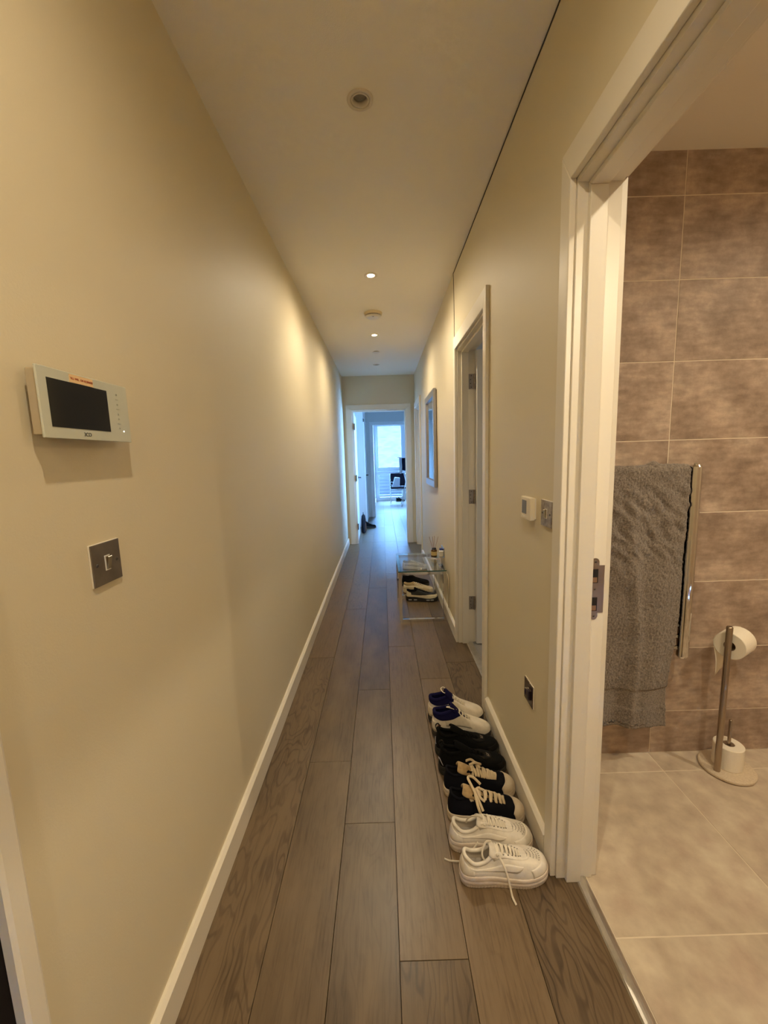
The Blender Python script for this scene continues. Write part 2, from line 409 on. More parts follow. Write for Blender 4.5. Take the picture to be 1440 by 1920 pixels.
# bedroom leaf (opened 90 degrees into the room) with hinges
lf = link('door_leaf', box(.652, 1.412, D2[1]-.060, D2[1]-.016, .012, 2.072), TRIMW, d2, bevel=.0015); lf['label'] = 'flat pale door leaf swung open'
for z in (1.876, 1.088, .307): hinge(d2, .606, .640, D2[1]-.012, z, -1)
# handle of the bedroom leaf is beyond the frame's view but belongs to it
hb = bmesh.new(); cyl(hb, (1.352, D2[1]-.060, 1.02), (1.352, D2[1]-.110, 1.02), .010); cyl(hb, (1.352, D2[1]-.105, 1.02), (1.24, D2[1]-.105, 1.02), .009)
link('door_handle', hb, NICKEL, d2)
# third doorway: closed leaf
link('door_leaf', box(XR+.076, XR+.112, D3[0]+.013, D3[1]-.013, .006, HD-.026), TRIMW, d3)
bm = bx(box(XR+WT, .72, 5.3, YE, 0, 2.6), .594, .72, 5.3, YE, -.06, -.0005)  # unseen block added behind the closed leaf to keep sky light out
link('light_leak_block', bm, WALLF, kind='structure')
# end doorway
d4 = struct_empty('door_4')
link('architrave', u_frame(-.535, .468, 2.186, -.447, .388, 2.104, 1, YE-.018, YE), TRIM, d4, bevel=.003)
link('lining', u_frame(ex0, ex1, ez, -.430, .383, 2.094, 1, YE, YE+.11), TRIM, d4, bevel=.0015)
link('door_stop', u_frame(-.430, .383, 2.094, -.418, .371, 2.082, 1, YE+.02, YE+.06), TRIM, d4, bevel=.0015)
for z in (1.86, 1.06, .28):
    hh_ = link('hinge', box(-.4185, -.4145, YE-.0195+.0, YE+.018, z-.05, z+.05), NICKEL, d4)
    bm = bmesh.new(); cyl(bm, (-.411, YE+.020, z-.05), (-.411, YE+.020, z+.05), .0065, n=10); link('knuckle', bm, DARKM, hh_)
lf4 = bpy.data.objects.new('door_leaf', None); COL.objects.link(lf4); lf4.parent = d4
lf4.location = (-.414, YE+.112, 0); lf4.rotation_euler = (0, 0, math.radians(88.0))
bpy.data.objects.remove(lf4)
ML = Matrix.Translation((-.424, YE+.115, 0)) @ Matrix.Rotation(math.radians(91), 4, 'Z')
lf4 = link('door_leaf', box(0, .78, -.0, .040, .008, 2.075, M=ML), TRIMW, d4, bevel=.001); lf4['label'] = 'white door leaf swung open past the frame'
bm = bmesh.new()
cyl(bm, ML @ Vector((.725, 0, 1.03)), ML @ Vector((.725, -.055, 1.03)), .010); cyl(bm, ML @ Vector((.725, -.05, 1.03)), ML @ Vector((.61, -.05, 1.03)), .009)
cyl(bm, ML @ Vector((.725, 0, 1.03)), ML @ Vector((.725, -.008, 1.03)), .026)
link('door_handle', bm, DARKM, lf4)
# left front-door surround, just inside the picture's left edge
d5 = struct_empty('door_5')
bm = bmesh.new(); extrude_poly(bm, [(XL, .546), (XL+.012, .541), (XL+.018, .533), (XL+.018, .508), (XL+.014, .502), (XL, .502)], 2, 0, 2.12)
link('architrave', bm, TRIM, d5)
link('architrave', box(XL, XL+.018, -.45, .553, 2.06, 2.12), TRIM, d5)
link('lining', box(XL-.10, XL, .506, .53, 0, 2.06), TRIM, d5)
dl = link('door_leaf', box(XL-.045, XL-.0015, -.42, .5055, .006, 2.058), mat('dark_stained_door', (.012, .009, .008), .8, spec=.1), d5); dl['label'] = 'dark brown front door leaf'
# ------------------------------------------------------------------ passage and room beyond the end doorway
bm = bmesh.new()
bx(bm, -.75, -.50, YE+.11, 7.97, 0, 2.5); bx(bm, -.75, -.345, 7.97, 9.30, 0, 2.5)
link('wall_passage_left', bm, WALLF, kind='structure')
link('baseboard_passage', box(-.50, -.485, YE+.11, 7.97, 0, .1), TRIMW, kind='structure')
bm = bmesh.new()
bx(bm, -.75, -.205, 9.30, 9.42, 0, 2.5); bx(bm, .70, 2.7, 9.30, 9.42, 0, 2.5); bx(bm, -.205, .70, 9.30, 9.42, 2.112, 2.5)
link('wall_passage_end', bm, WALLF, kind='structure')
bm = bmesh.new()
bx(bm, .72, .80, YE+.11, 6.62, 0, 2.5); bx(bm, .72, .80, 7.02, 9.42, 0, 2.5); bx(bm, .72, .80, 6.62, 7.02, 0, .5); bx(bm, .72, .80, 6.62, 7.02, 2.2, 2.5)
link('wall_passage_right', bm, WALLF, kind='structure')
w2 = struct_empty('window_2')
bm = bmesh.new(); bx(bm, .74, .79, 6.62, 6.67, .5, 2.2); bx(bm, .74, .79, 6.97, 7.02, .5, 2.2); bx(bm, .74, .79, 6.67, 6.97, .5, .56); bx(bm, .74, .79, 6.67, 6.97, 2.14, 2.2)
link('window_frame', bm, TRIMW, w2); link('pane', box(.762, .768, 6.67, 6.97, .56, 2.14), GLASS, w2)
bm = bmesh.new(); bx(bm, XR+WT, .80, YE+.0, YE+.11, 0, 2.6); link('wall_return', bm, WALLF, kind='structure')
d6 = struct_empty('door_6')   # cupboard door in the passage's left side
link('architrave', box(-.345, -.325, 7.955, 8.02, 0, 2.12), TRIMW, d6)
link('architrave', box(-.345, -.325, 7.955, 9.05, 2.06, 2.12), TRIMW, d6)
l6 = link('door_leaf', box(-.345, -.335, 8.02, 8.99, .03, 2.06), mat('grey_satin_door', (.52, .53, .52), .4), d6)
bm = bmesh.new(); cyl(bm, (-.335, 8.10, 1.03), (-.285, 8.10, 1.03), .012); cyl(bm, (-.288, 8.09, 1.03), (-.288, 8.22, 1.03), .010)
link('door_handle', bm, DARKM, l6)
d7 = struct_empty('door_7')
link('architrave', u_frame(-.265, .76, 2.165, -.197, .692, 2.102, 1, 9.282, 9.30), TRIMW, d7, bevel=.003)
link('lining', u_frame(-.205, .70, 2.112, -.185, .68, 2.092, 1, 9.30, 9.42), TRIMW, d7)
link('wall_room_left', box(-.75, -.235, 9.42, 12.72, 0, 2.5), WALLF, kind='structure')
link('wall_room_right', box(2.6, 2.7, 9.42, 12.72, 0, 2.5), WALLF, kind='structure')
link('baseboard_room', box(-.235, -.220, 9.42, 12.60, 0, .10), TRIMW, kind='structure')
bm = bmesh.new(); bx(bm, -.75, -.205, 12.60, 12.72, 0, 2.5); bx(bm, 1.53, 2.7, 12.60, 12.72, 0, 2.5); bx(bm, -.205, 1.53, 12.60, 12.72, 2.40, 2.5)
link('wall_window', bm, WALLF, kind='structure')
# full-height window: two bays, each with an upper and a lower light
wn = struct_empty('window_1')
FR = mat('window_frame_white', (.80, .82, .85), .35)
for (a, b) in ((-.205, .70), (.70, 1.53)):
    bm = bmesh.new()
    bx(bm, a, a+.05, 12.60, 12.67, 0, 2.40); bx(bm, b-.05, b, 12.60, 12.67, 0, 2.40)
    bx(bm, a+.05, b-.05, 12.60, 12.67, 2.35, 2.40); bx(bm, a+.05, b-.05, 12.60, 12.67, 0, .06)
    link('window_frame', bm, FR, wn)
    for (z0, z1) in ((.93, 2.35), (.06, .93)):
        bm = bmesh.new(); f = .045; x0, x1 = a+.052, b-.052; z0 += .004; z1 -= .004
        bx(bm, x0, x0+f, 12.59, 12.65, z0, z1); bx(bm, x1-f, x1, 12.59, 12.65, z0, z1)
        bx(bm, x0+f, x1-f, 12.59, 12.65, z1-f*(2.0 if z0 < .5 else 1), z1); bx(bm, x0+f, x1-f, 12.59, 12.65, z0, z0+f*(2.6 if z0 > .5 else 1.4))
        s_ = link('sash', bm, FR, wn)
        link('pane', box(x0+f, x1-f, 12.618, 12.626, z0+f, z1-f), GLASS, s_)
# balcony outside and the pale brick wall opposite
link('balcony_floor', box(-3, 5, 12.73, 15.8, -.22, -.02), mat('concrete_pale', (.2, .2, .2), .8), kind='structure')
def brick_mat():
    m = bpy.data.materials.new('pale_stock_brick'); m.use_nodes = True; n = m.node_tree.nodes; l = m.node_tree.links
    p = n['Principled BSDF']; p.inputs['Roughness'].default_value = .85
    tc = n.new('ShaderNodeTexCoord'); mp = n.new('ShaderNodeMapping'); mp.inputs['Rotation'].default_value = (math.radians(90), 0, 0)
    b = n.new('ShaderNodeTexBrick'); b.inputs['Scale'].default_value = 1; b.inputs['Brick Width'].default_value = .225; b.inputs['Row Height'].default_value = .075; b.inputs['Mortar Size'].default_value = .008
    b.inputs['Color1'].default_value = (.027, .018, .005, 1); b.inputs['Color2'].default_value = (.012, .0085, .003, 1); b.inputs['Mortar'].default_value = (.017, .013, .006, 1)
    l.new(tc.outputs['Object'], mp.inputs[0]); l.new(mp.outputs[0], b.inputs[0]); l.new(b.outputs[0], p.inputs['Base Color']); return m
nb = link('brick_wall', box(-9, 11, 19.5, 19.8, -6, 4.2), brick_mat())
tag(nb, 'pale brick wall of the neighbouring building seen through the far window', 'building')
bal = thing('balcony_railing', 'pale slatted balcony railing outside the lower half of the far window', 'railing', (0, 0, 0))
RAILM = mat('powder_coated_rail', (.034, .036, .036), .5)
for k in range(9): link('slat', box(-1.2, 2.4, 13.70, 13.72, -.02+k*.112, -.02+k*.112+.106), RAILM, bal)
for x in (-1.2, .9, 2.38): link('post', box(x, x+.05, 13.72, 13.76, -.02, 1.0), RAILM, bal)
link('handrail', box(-1.22, 2.45, 13.69, 13.77, 1.0, 1.03), RAILM, bal)

# ------------------------------------------------------------------ bathroom
link('floor_bathroom', box(XR+.0845, 2.75, -1.0, BB_Y+.02, -.06, -.0016), GROUT, kind='structure')
fb = bpy.data.objects['floor_bathroom']
for i in range(-1, 4):
    for j in range(-4, 3):
        x0, x1 = .582+.6*i, 1.182+.6*i; y0, y1 = .978+.598*j, 1.576+.598*j
        x0 = max(x0, XR+.099); x1 = min(x1, 2.7); y1 = min(y1, BB_Y-.002); y0 = max(y0, -.95)
        if x1-x0 < .03 or y1-y0 < .03: continue
        o = link('tile', box(x0+.0013-x0, x1-.0013-x0, y0+.0013-y0, y1-.0013-y0, -.012, -.0008+random.uniform(-.0003, .0003)), FTILE, fb)
        o.location = (x0, y0, 0)
        b = o.modifiers.new('bevel', 'BEVEL'); b.width = .0012; b.segments = 1
wb = link('wall_bathroom_back', box(XR+WT, 2.75, BB_Y-.0052, BB_Y+.11, 0, 2.6), GROUT, kind='structure')
rows = [-.10, .205, .507, .810, 1.113, 1.420, 1.733, 2.041, 2.343, 2.645]
rows = [0]+rows[1:-1]+[BZ]
for zi in range(len(rows)-1):
    for k in range(-2, 3):
        x0, x1 = 1.190+.6*k, 1.790+.6*k
        x0 = max(x0, XR+WT+.002); x1 = min(x1, 2.70)
        if x1-x0 < .02: continue
        o = link('tile', box(.0016, x1-x0-.0016, -.0062+random.uniform(-.0003, .0003), .004, .0016, rows[zi+1]-rows[zi]-.0016), WTILE, wb)
        o.location = (x0, BB_Y, rows[zi])
        b = o.modifiers.new('bevel', 'BEVEL'); b.width = .001; b.segments = 1
BTH = mat('bathroom_wall_paint', (.60, .50, .38), .6)
link('wall_bathroom_right', box(2.70, 2.8, -1.0, BB_Y+.11, 0, 2.6), BTH, kind='structure')
link('wall_bathroom_near', box(XR+WT, 2.8, -1.1, -1.0, 0, 2.6), BTH, kind='structure')
link('ceiling_bathroom', box(XR+WT, 2.8, -1.1, BB_Y+.11, BZ, BZ+.1), CEIL, kind='structure')
# metal threshold strips
bm = bmesh.new(); extrude_poly(bm, [(.592, 0), (.596, .004), (.603, .0062), (.609, .007), (.616, .0062), (.623, .004), (.627, 0)], 1, .36, 1.146)
th = link('trim_2', bm, BRUSH, kind='structure', smooth=False)
bm = bmesh.new(); extrude_poly(bm, [(.585, 0), (.590, .005), (.600, .006), (.622, .006), (.632, .004), (.636, 0)], 1, D2[0]+.014, D2[1]-.014)
link('trim_3', bm, BRUSH, kind='structure')
# bedroom beyond door_2
CARP = mat('grey_carpet', (.44, .42, .40), .95, bump=(700, 1, .004), var=(260, .8, (.27, .25, .24)))
link('floor_bedroom', box(.612, 3.6, BB_Y+.11, 4.9, -.06, .0035), CARP, kind='structure')
bm = bmesh.new(); bx(bm, 3.5, 3.6, BB_Y+.1, 4.9, 0, 2.6); bx(bm, XR+WT, 3.6, 4.8, 4.9, 0, 2.6); bx(bm, .60, 3.6, BB_Y+.112, BB_Y+.15, 0, 2.6)
link('wall_bedroom', bm, WALLF, kind='structure')
link('ceiling_bedroom', box(XR+WT, 3.6, BB_Y+.11, 4.9, 2.5, 2.6), WALLF, kind='structure')

# ------------------------------------------------------------------ ceiling fittings
RIM = mat('downlight_rim_white', (.66, .60, .50), .4)
def downlight(x, y, z, lit, label, group=None):
    t = thing('downlight', label, 'ceiling light', (x, y, z), 0, group)
    bm = bmesh.new(); lathe(bm, [(.0455, 0), (.0455, -.0025), (.042, -.005), (.036, -.0052), (.0335, -.003), (.0330, 0), (.0325, .006)], n=48)
    link('rim', bm, RIM, t, smooth=True)
    bm = bmesh.new(); lathe(bm, [(.0318, -.001), (.0310, -.004), (.027, -.0045), (.0255, -.002), (.025, .012), (.0245, .020)], n=48)
    link('gimbal_ring', bm, RIM, t, smooth=True)
    bm = bmesh.new(); lathe(bm, [(0, .008 if not lit else -.002), (.012, .009 if not lit else -.0015), (.0235, .012 if not lit else .001)], n=32)
    g = link('lamp', bm, BULB_ON if lit else BULB_OFF, t, smooth=True)
    bm = bmesh.new(); lathe(bm, [(.0320, .002), (.032, .04), (0, .045)], n=32); link('can', bm, DARKM, t, smooth=True)
    return t
glab = {-1.16: 'round recessed ceiling lamp behind the camera, lit', .21: 'lit round recessed lamp directly above the camera',
        1.583: 'unlit round recessed lamp in the near part of the corridor ceiling', 2.953: 'brightest lit recessed lamp, between the unlit one and the smoke alarm',
        4.321: 'smaller looking lit recessed lamp beyond the smoke alarm', 5.66: 'farthest recessed lamp, unlit, near the end wall'}
for y in LIT_Y: downlight(SPOT_X, y, H, y in (-1.16, .21, 2.953, 4.321), glab[y])
downlight(1.05, .35, BZ, True, 'lit recessed lamp in the bathroom ceiling near its doorway'); downlight(2.05, .75, BZ, True, 'lit recessed lamp deep in the bathroom ceiling')
t = thing('smoke_alarm', 'round white smoke alarm between the two lit ceiling lamps', 'smoke alarm', (SPOT_X, 3.688, H))
bm = bmesh.new(); lathe(bm, [(0, 0), (.078, 0), (.079, -.003), (.074, -.018), (.070, -.020), (0, -.020)], n=48); link('base', bm, mat('aged_white_plastic', (.70, .60, .42), .45), t, smooth=False)
bm = bmesh.new(); lathe(bm, [(.064, -.020), (.064, -.027)], n=48); link('vent_gap', bm, DARKM, t)
bm = bmesh.new()
for k in range(24):
    a = 2*PI*k/24; c, s = math.cos(a), math.sin(a)
    M = Matrix.Rotation(a, 4, 'Z'); bx(bm, .064, .0695, -.0018, .0018, -.027, -.0199, M=M)
link('vent_fins', bm, WHITEP, t)
bm = bmesh.new(); lathe(bm, [(0, -.040), (.045, -.040), (.058, -.037), (.068, -.030), (.070, -.027), (0, -.027)], n=48); cv = link('cover', bm, WHITEP, t, smooth=True)
bm = bmesh.new(); cyl(bm, (.0, -.038, -.0375), (.0, -.038, -.0415), .008); link('test_button', bm, mat('button_grey', (.3, .3, .3), .5), cv)
t = thing('sprinkler_cover', 'small flat round sprinkler cover plate between the far ceiling lamps', 'sprinkler', (SPOT_X+.004, 5.0, H))
bm = bmesh.new(); lathe(bm, [(0, -.007), (.040, -.007), (.042, -.005), (.042, -.0035), (0, -.0035)], n=32); link('cover_plate', bm, WHITEP, t)
bm = bmesh.new(); lathe(bm, [(.034, -.0035), (.034, 0)], n=24); link('shadow_ring', bm, DARKM, t)

# ------------------------------------------------------------------ things on the left wall
def text(name, s, size, M, m, parent, extrude=.0003, align='CENTER'):
    c = bpy.data.curves.new(name, 'FONT'); c.body = s; c.size = size; c.extrude = extrude; c.align_x = align; c.align_y = 'CENTER'
    o = bpy.data.objects.new(name, c); COL.objects.link(o)
    dg = bpy.context.evaluated_depsgraph_get(); me = bpy.data.meshes.new_from_object(o.evaluated_get(dg))
    bpy.data.objects.remove(o)
    me.transform(M); o = bpy.data.objects.new(name, me); COL.objects.link(o); me.materials.clear(); me.materials.append(m); o.parent = parent; return o
def wall_M(x, y, z, side):
    """text plane on a wall: side -1 = left wall (faces +x), +1 = right wall (faces -x)"""
    if side < 0: return Matrix(((0, 0, 1, x), (1, 0, 0, y), (0, 1, 0, z), (0, 0, 0, 1)))
    return Matrix(((0, 0, -1, x), (-1, 0, 0, y), (0, 1, 0, z), (0, 0, 0, 1)))
t = thing('video_intercom', 'white video entry panel with a dark screen on the left wall', 'intercom', (XL, .70, 1.43))
ix = XL+.034
def L(bm, o=t):  # geometry given in world, move to local of the thing
    bmesh.ops.translate(bm, verts=bm.verts, vec=-Vector(o.location)); return bm
bm = L(box(XL, XL+.020, .715, .865, 1.450, 1.540)); link('bracket', bm, DARKM, t)
bm = L(box(XL+.012, ix-.004, .672, .893, 1.442, 1.549)); link('housing', bm, mat('intercom_housing', (.42, .35, .24), .5), t, bevel=.002)
bm = L(box(ix-.004, ix, .668, .897, 1.437, 1.553)); fp = link('front_panel', bm, mat('intercom_glass_front', (.56, .58, .50), .18, coat=.5), t, bevel=.001)
bm = L(box(ix-.0005, ix+.0006, .686, .832, 1.456, 1.536)); link('screen', bm, mat('screen_off', (.014, .014, .014), .12), fp)
bm = L(box(ix+.0002, ix+.0011, .737, .795, 1.5365, 1.5505)); stk = link('sticker', bm, mat('sticker_cream', (.78, .55, .30), .6), fp)
text('print', 'TILL WEL  ON BUSINESS', .0052, wall_M(ix+.0013, .766, 1.5435, -1) , mat('red_brown_ink', (.35, .07, .03), .6), t).matrix_parent_inverse = Matrix.Translation(-Vector(t.location))
text('emblem', '3CO', .0095, wall_M(ix+.0003, .766, 1.4465, -1), mat('dark_ink', (.04, .04, .04), .5), t).matrix_parent_inverse = Matrix.Translation(-Vector(t.location))
ICO = mat('icon_ink', (.34, .35, .30), .5)
for k, s in enumerate(('o', '—', 'o', '—', 'x', 'o', '—', '+')):
    text('icon', s, .0085, wall_M(ix+.0003, .862, 1.533-k*.0098, -1), ICO, t).matrix_parent_inverse = Matrix.Translation(-Vector(t.location))
bm = bmesh.new(); cyl(bm, (ix, .874, 1.459), (ix+.0008, .874, 1.459), .0014, n=10); L(bm); link('indicator_light', bm, mat('led_white', (1, 1, 1), .3, emit=(1, 1, .9), estr=1.5), t)

def wall_switch(name, label, side, y, z, face, rocker, sq=.087, tagc='light switch', gangs=1):
    x = XL if side < 0 else XR
    s = -side
    t = thing(name, label, tagc, (x, y, z))
    a, b = sorted((0, s*.0035)); c, d = sorted((s*.0035, s*.0062)); e, f = sorted((s*.006, s*.0075))
    link('backing_gasket', box(a, b, -sq/2, sq/2, -sq/2, sq/2), mat('gasket_white', (.72, .66, .55), .5), t, bevel=.0015)
    fpl = link('face_plate', box(c, d, -sq/2+.001, sq/2-.001, -sq/2+.001, sq/2-.001), face, t, bevel=.001)
    link('rocker_surround', box(e, f, -.0075, .0075, -.0155, .0155), WHITEP, t)
    bm = bmesh.new(); extrude_poly(bm, [(s*.006, -.0135), (s*.009, -.0135), (s*.0145, .012), (s*.0135, .0138), (s*.006, .0138)], 1, -.0058, .0058)
    link('rocker', bm, rocker, t, bevel=.0006)
    for yy in (-.030, .030):
        bm = bmesh.new(); screw(bm, (s*.0062, yy, 0), (s, 0, 0), .0038); link('screw', bm, DARKM, fpl)
    return t
PLATE = mat('oxidised_nickel_plate', (.24, .205, .165), .38, .75, var=(22, .6, (.16, .13, .11)))
ROCK = mat('polished_nickel_rocker', (.62, .55, .42), .22, 1)
wall_switch('light_switch', 'dark metal light switch on the left wall below the video entry panel', -1, .814, 1.191, PLATE, ROCK)
wall_switch('light_switch', 'tarnished metal light switch on the right wall beside the bathroom frame', 1, 1.284, 1.191,
            mat('tarnished_chrome_plate', (.46, .41, .37), .32, .7, var=(70, .8, (.20, .16, .15))), ROCK)
# thermostat
t = thing('thermostat', 'small white thermostat with a grey display on the right wall', 'thermostat', (XR, 1.424, 1.192))
link('back_plate', box(-.006, 0, -.040, .040, -.036, .036), WHITEP, t)
link('body', box(-.024, -.006, -.046, .046, -.040, .040), mat('thermostat_cream', (.76, .68, .52), .4), t, bevel=.003)
link('display', box(-.0247, -.0235, -.012, .032, -.020, .028), mat('lcd_grey', (.17, .16, .13), .25), t)
bm = bmesh.new()
for k in range(3): cyl(bm, (-.0235, .026-.018*k, -.030), (-.0252, .026-.018*k, -.030), .004, n=12)
link('button', bm, WHITEP, t)
# low chrome spur switch
t = thing('spur_outlet', 'small dark polished outlet plate low on the right wall above the shoes', 'outlet', (XR, 1.409, .495))
link('backing_gasket', box(-.0035, 0, -.0435, .0435, -.0435, .0435), mat('gasket_white2', (.72, .66, .55), .5), t, bevel=.001)
link('face_plate', box(-.006, -.0035, -.0425, .0425, -.0425, .0425), mat('black_nickel_plate', (.20, .15, .11), .12, .95), t, bevel=.001)
link('fuse_carrier', box(-.012, -.006, -.019, .001, -.022, .014), mat('fuse_black', (.03, .02, .03), .3), t, bevel=.001)
link('rocker', box(-.013, -.006, .004, .018, -.018, .010), CHROME, t, bevel=.0015)
# ------------------------------------------------------------------ mirror
t = thing('wall_mirror', 'tall silver framed mirror on the right wall beyond the bedroom doorway', 'mirror', (XR, 4.235, 1.54))
MFR = mat('mirror_frame_silver', (.34, .34, .36), .3, .6)
y0, y1, z0, z1, fw = -.365, .365, -.465, .465, .065
bm = bmesh.new()
def fr_piece(bm, pts):
    extrude_poly(bm, pts, 0, -.034, -.006)
fr_piece(bm, [(y0, z0), (y0+fw, z0+fw), (y0+fw, z1-fw), (y0, z1)]); fr_piece(bm, [(y1, z0), (y1, z1), (y1-fw, z1-fw), (y1-fw, z0+fw)])
fr_piece(bm, [(y0, z1), (y0+fw, z1-fw), (y1-fw, z1-fw), (y1, z1)]); fr_piece(bm, [(y0, z0), (y1, z0), (y1-fw, z0+fw), (y0+fw, z0+fw)])
link('frame', bm, MFR, t, bevel=.003)
link('backing', box(-.008, 0, y0+.01, y1-.01, z0+.01, z1-.01), DARKM, t)
link('mirror_glass', box(-.018, -.012, y0+fw-.003, y1-fw+.003, z0+fw-.003, z1-fw+.003), mat('mirror_silvering', (.86, .88, .88), .015, 1), t)
# ------------------------------------------------------------------ glass side table
t = thing('side_table', 'low chrome side table with a clear glass top against the right wall', 'side table', (.306, 3.55, 0))
hx, hy, q = .197, .310, .025
def hoop(y):
    bm = bmesh.new()
    bx(bm, -hx, -hx+q, y-q/2, y+q/2, 0, .432); bx(bm, hx-q, hx, y-q/2, y+q/2, 0, .432)
    bx(bm, -hx+q, hx-q, y-q/2, y+q/2, 0, q); bx(bm, -hx+q, hx-q, y-q/2, y+q/2, .432-q, .432); return bm
link('frame_hoop', hoop(-hy+q/2), CHROME, t, bevel=.0012); link('frame_hoop', hoop(hy-q/2), CHROME, t, bevel=.0012)
for s in (-1, 1):
    a, b = sorted((s*hx, s*(hx-q))); link('side_rail', box(a, b, -hy+q, hy-q, .432-q, .432), CHROME, t, bevel=.0012)
tg = bpy.data.materials.new('table_glass'); tg.use_nodes = True; n_ = tg.node_tree.nodes; l_ = tg.node_tree.links; n_.clear()
o_ = n_.new('ShaderNodeOutputMaterial'); t_ = n_.new('ShaderNodeBsdfTransparent'); g_ = n_.new('ShaderNodeBsdfGlossy'); g_.inputs['Roughness'].default_value = .01
f_ = n_.new('ShaderNodeFresnel'); f_.inputs[0].default_value = 1.5; m_ = n_.new('ShaderNodeMixShader'); t_.inputs[0].default_value = (.95, .98, .97, 1)
b_ = n_.new('ShaderNodeNewGeometry'); c_ = n_.new('ShaderNodeMath'); c_.operation = 'SUBTRACT'; c_.inputs[0].default_value = 1; l_.new(b_.outputs['Backfacing'], c_.inputs[1])
k_ = n_.new('ShaderNodeMath'); k_.operation = 'MULTIPLY'; l_.new(f_.outputs[0], k_.inputs[0]); l_.new(c_.outputs[0], k_.inputs[1])
l_.new(k_.outputs[0], m_.inputs[0]); l_.new(t_.outputs[0], m_.inputs[1]); l_.new(g_.outputs[0], m_.inputs[2]); l_.new(m_.outputs[0], o_.inputs[0])
gt = link('glass_top', box(-hx-.003, hx+.003, -hy-.003, hy+.003, .433, .4428), tg, t)
link('glass_edge', box(-hx-.004, hx+.004, -hy-.0042, -hy-.003, .4335, .4425), mat('green_glass_edge', (.02, .10, .10), .1, coat=.6), t)
TZ = .4430
# reed diffuser
t = thing('reed_diffuser', 'amber jar reed diffuser standing on the glass side table', 'diffuser', (.462, 3.70, TZ))
bm = bmesh.new(); lathe(bm, [(0, 0), (.026, 0), (.028, .003), (.028, .062), (.024, .069), (.016, .070)], n=32); jr = link('jar', bm, mat('amber_glass', (.10, .045, .012), .08, coat=.6), t, smooth=True)
bm = bmesh.new(); lathe(bm, [(.0283, .014), (.0284, .015), (.0284, .050), (.0283, .051)], n=32); lb = link('paper_label', bm, mat('label_yellowish', (.66, .52, .24), .6), jr, smooth=True)
bm = bmesh.new(); lathe(bm, [(.0200, .066), (.0205, .082), (.008, .083), (.008, .070)], n=32); link('cap', bm, BLACK, t, smooth=True)
bm = bmesh.new()
for (a, tl) in ((0, .25), (2.9, .27), (1.2, .10), (4.2, .16)):
    d = Vector((math.cos(a)*tl, math.sin(a)*tl*.6, 1)).normalized(); cyl(bm, Vector((0, 0, .03)), Vector((0, 0, .03))+d*.165, .0016, n=6)
link('reeds', bm, mat('rattan_reed', (.42, .20, .10), .7), t)
t = thing('hair_clip', 'small pale clip lying on the glass table in front of the diffuser', 'clip', (.445, 3.60, TZ))
bm = bmesh.new(); bx(bm, -.030, .030, -.007, .007, 0, .006); bx(bm, -.024, .020, -.005, .005, .006, .010); link('clip_body', bm, WHITEP, t, bevel=.002)
bm = bmesh.new(); tube(bm, [(.03*math.cos(a)+.035, .012*math.sin(a), .002) for a in [2*PI*k/16 for k in range(16)]], .0018, 6, closed=True); link('spring_loop', bm, mat('pink_cream', (.7, .5, .45), .5), t)
t = thing('crystal_tag', 'tiny cream trinket at the front edge of the glass table', 'ornament', (.297, 3.262, TZ))
bm = bmesh.new(); lathe(bm, [(0, 0), (.006, .003), (.004, .008), (.009, .012), (.0, .020)], n=8); link('trinket_body', bm, mat('trinket_cream', (.8, .75, .6), .2), t)
bm = bmesh.new(); tube(bm, [(-.004, 0, .002), (-.016, .004, .0015), (-.028, -.002, .0015)], .0013, 6); link('cord', bm, WHITEP, t)
# double socket with plug above the table
t = thing('wall_socket', 'double metal wall socket with a white plug beside the glass table', 'socket', (XR, 3.56, .525))
link('face_plate', box(-.007, 0, -.073, .073, -.043, .043), mat('socket_plate_chrome', (.62, .62, .64), .2, .8), t, bevel=.001)
for yy in (-.036, .036): link('socket_insert', box(-.0078, -.006, yy-.022, yy+.022, -.030, .012), BLACK, t)
link('plug', box(-.045, -.008, -.060, -.018, -.034, .014), WHITEP, t, bevel=.004)
bm = bmesh.new(); link('adapter', box(-.030, -.008, .018, .056, -.032, .020), mat('blue_adapter', (.03, .05, .25), .4), t, bevel=.003)
bm = bmesh.new(); tube(bm, [(-.03, -.04, -.034), (-.032, -.05, -.10), (-.02, -.18, -.13), (-.012, -.31, -.125), (-.012, -.345, -.16), (-.012, -.34, -.28), (-.012, -.33, -.40)], .0028, 8)
link('cable', bm, mat('cable_cream', (.62, .53, .38), .5), t, smooth=True)

# ------------------------------------------------------------------ towel radiator, towel, paper stand
t = thing('towel_radiator', 'chrome ladder towel radiator on the tiled bathroom wall', 'radiator', (1.0, 1.60, .5))
def Lt(bm): bmesh.ops.translate(bm, verts=bm.verts, vec=-Vector(t.location)); return bm
for x in (1.241, .741):
    bm = bmesh.new(); lathe(bm, [(0, .512), (.018, .512), (.0225, .520), (.0225, 1.312), (.018, 1.320), (0, 1.320)], (x, 1.60, 0), 32); link('upright', Lt(bm), CHROME, t, smooth=False, bevel=None)
    for z in (.62, 1.20):
        bm = bmesh.new(); cyl(bm, (x, 1.60, z), (x, 1.686, z), .010); link('bracket', Lt(bm), CHROME, t)
for z in (1.283, 1.235, 1.14, 1.09, 1.04, .92, .87, .82, .70, .65, .60, .55):
    bm = bmesh.new(); cyl(bm, (.741, 1.612, z), (1.241, 1.612, z), .0100); link('rung', Lt(bm), CHROME, t, smooth=False)
bm = bmesh.new(); lathe(bm, [(0, 1.320), (.007, 1.320), (.007, 1.328), (0, 1.330)], (1.241, 1.60, 0), 16); link('air_valve', Lt(bm), CHROME, t)

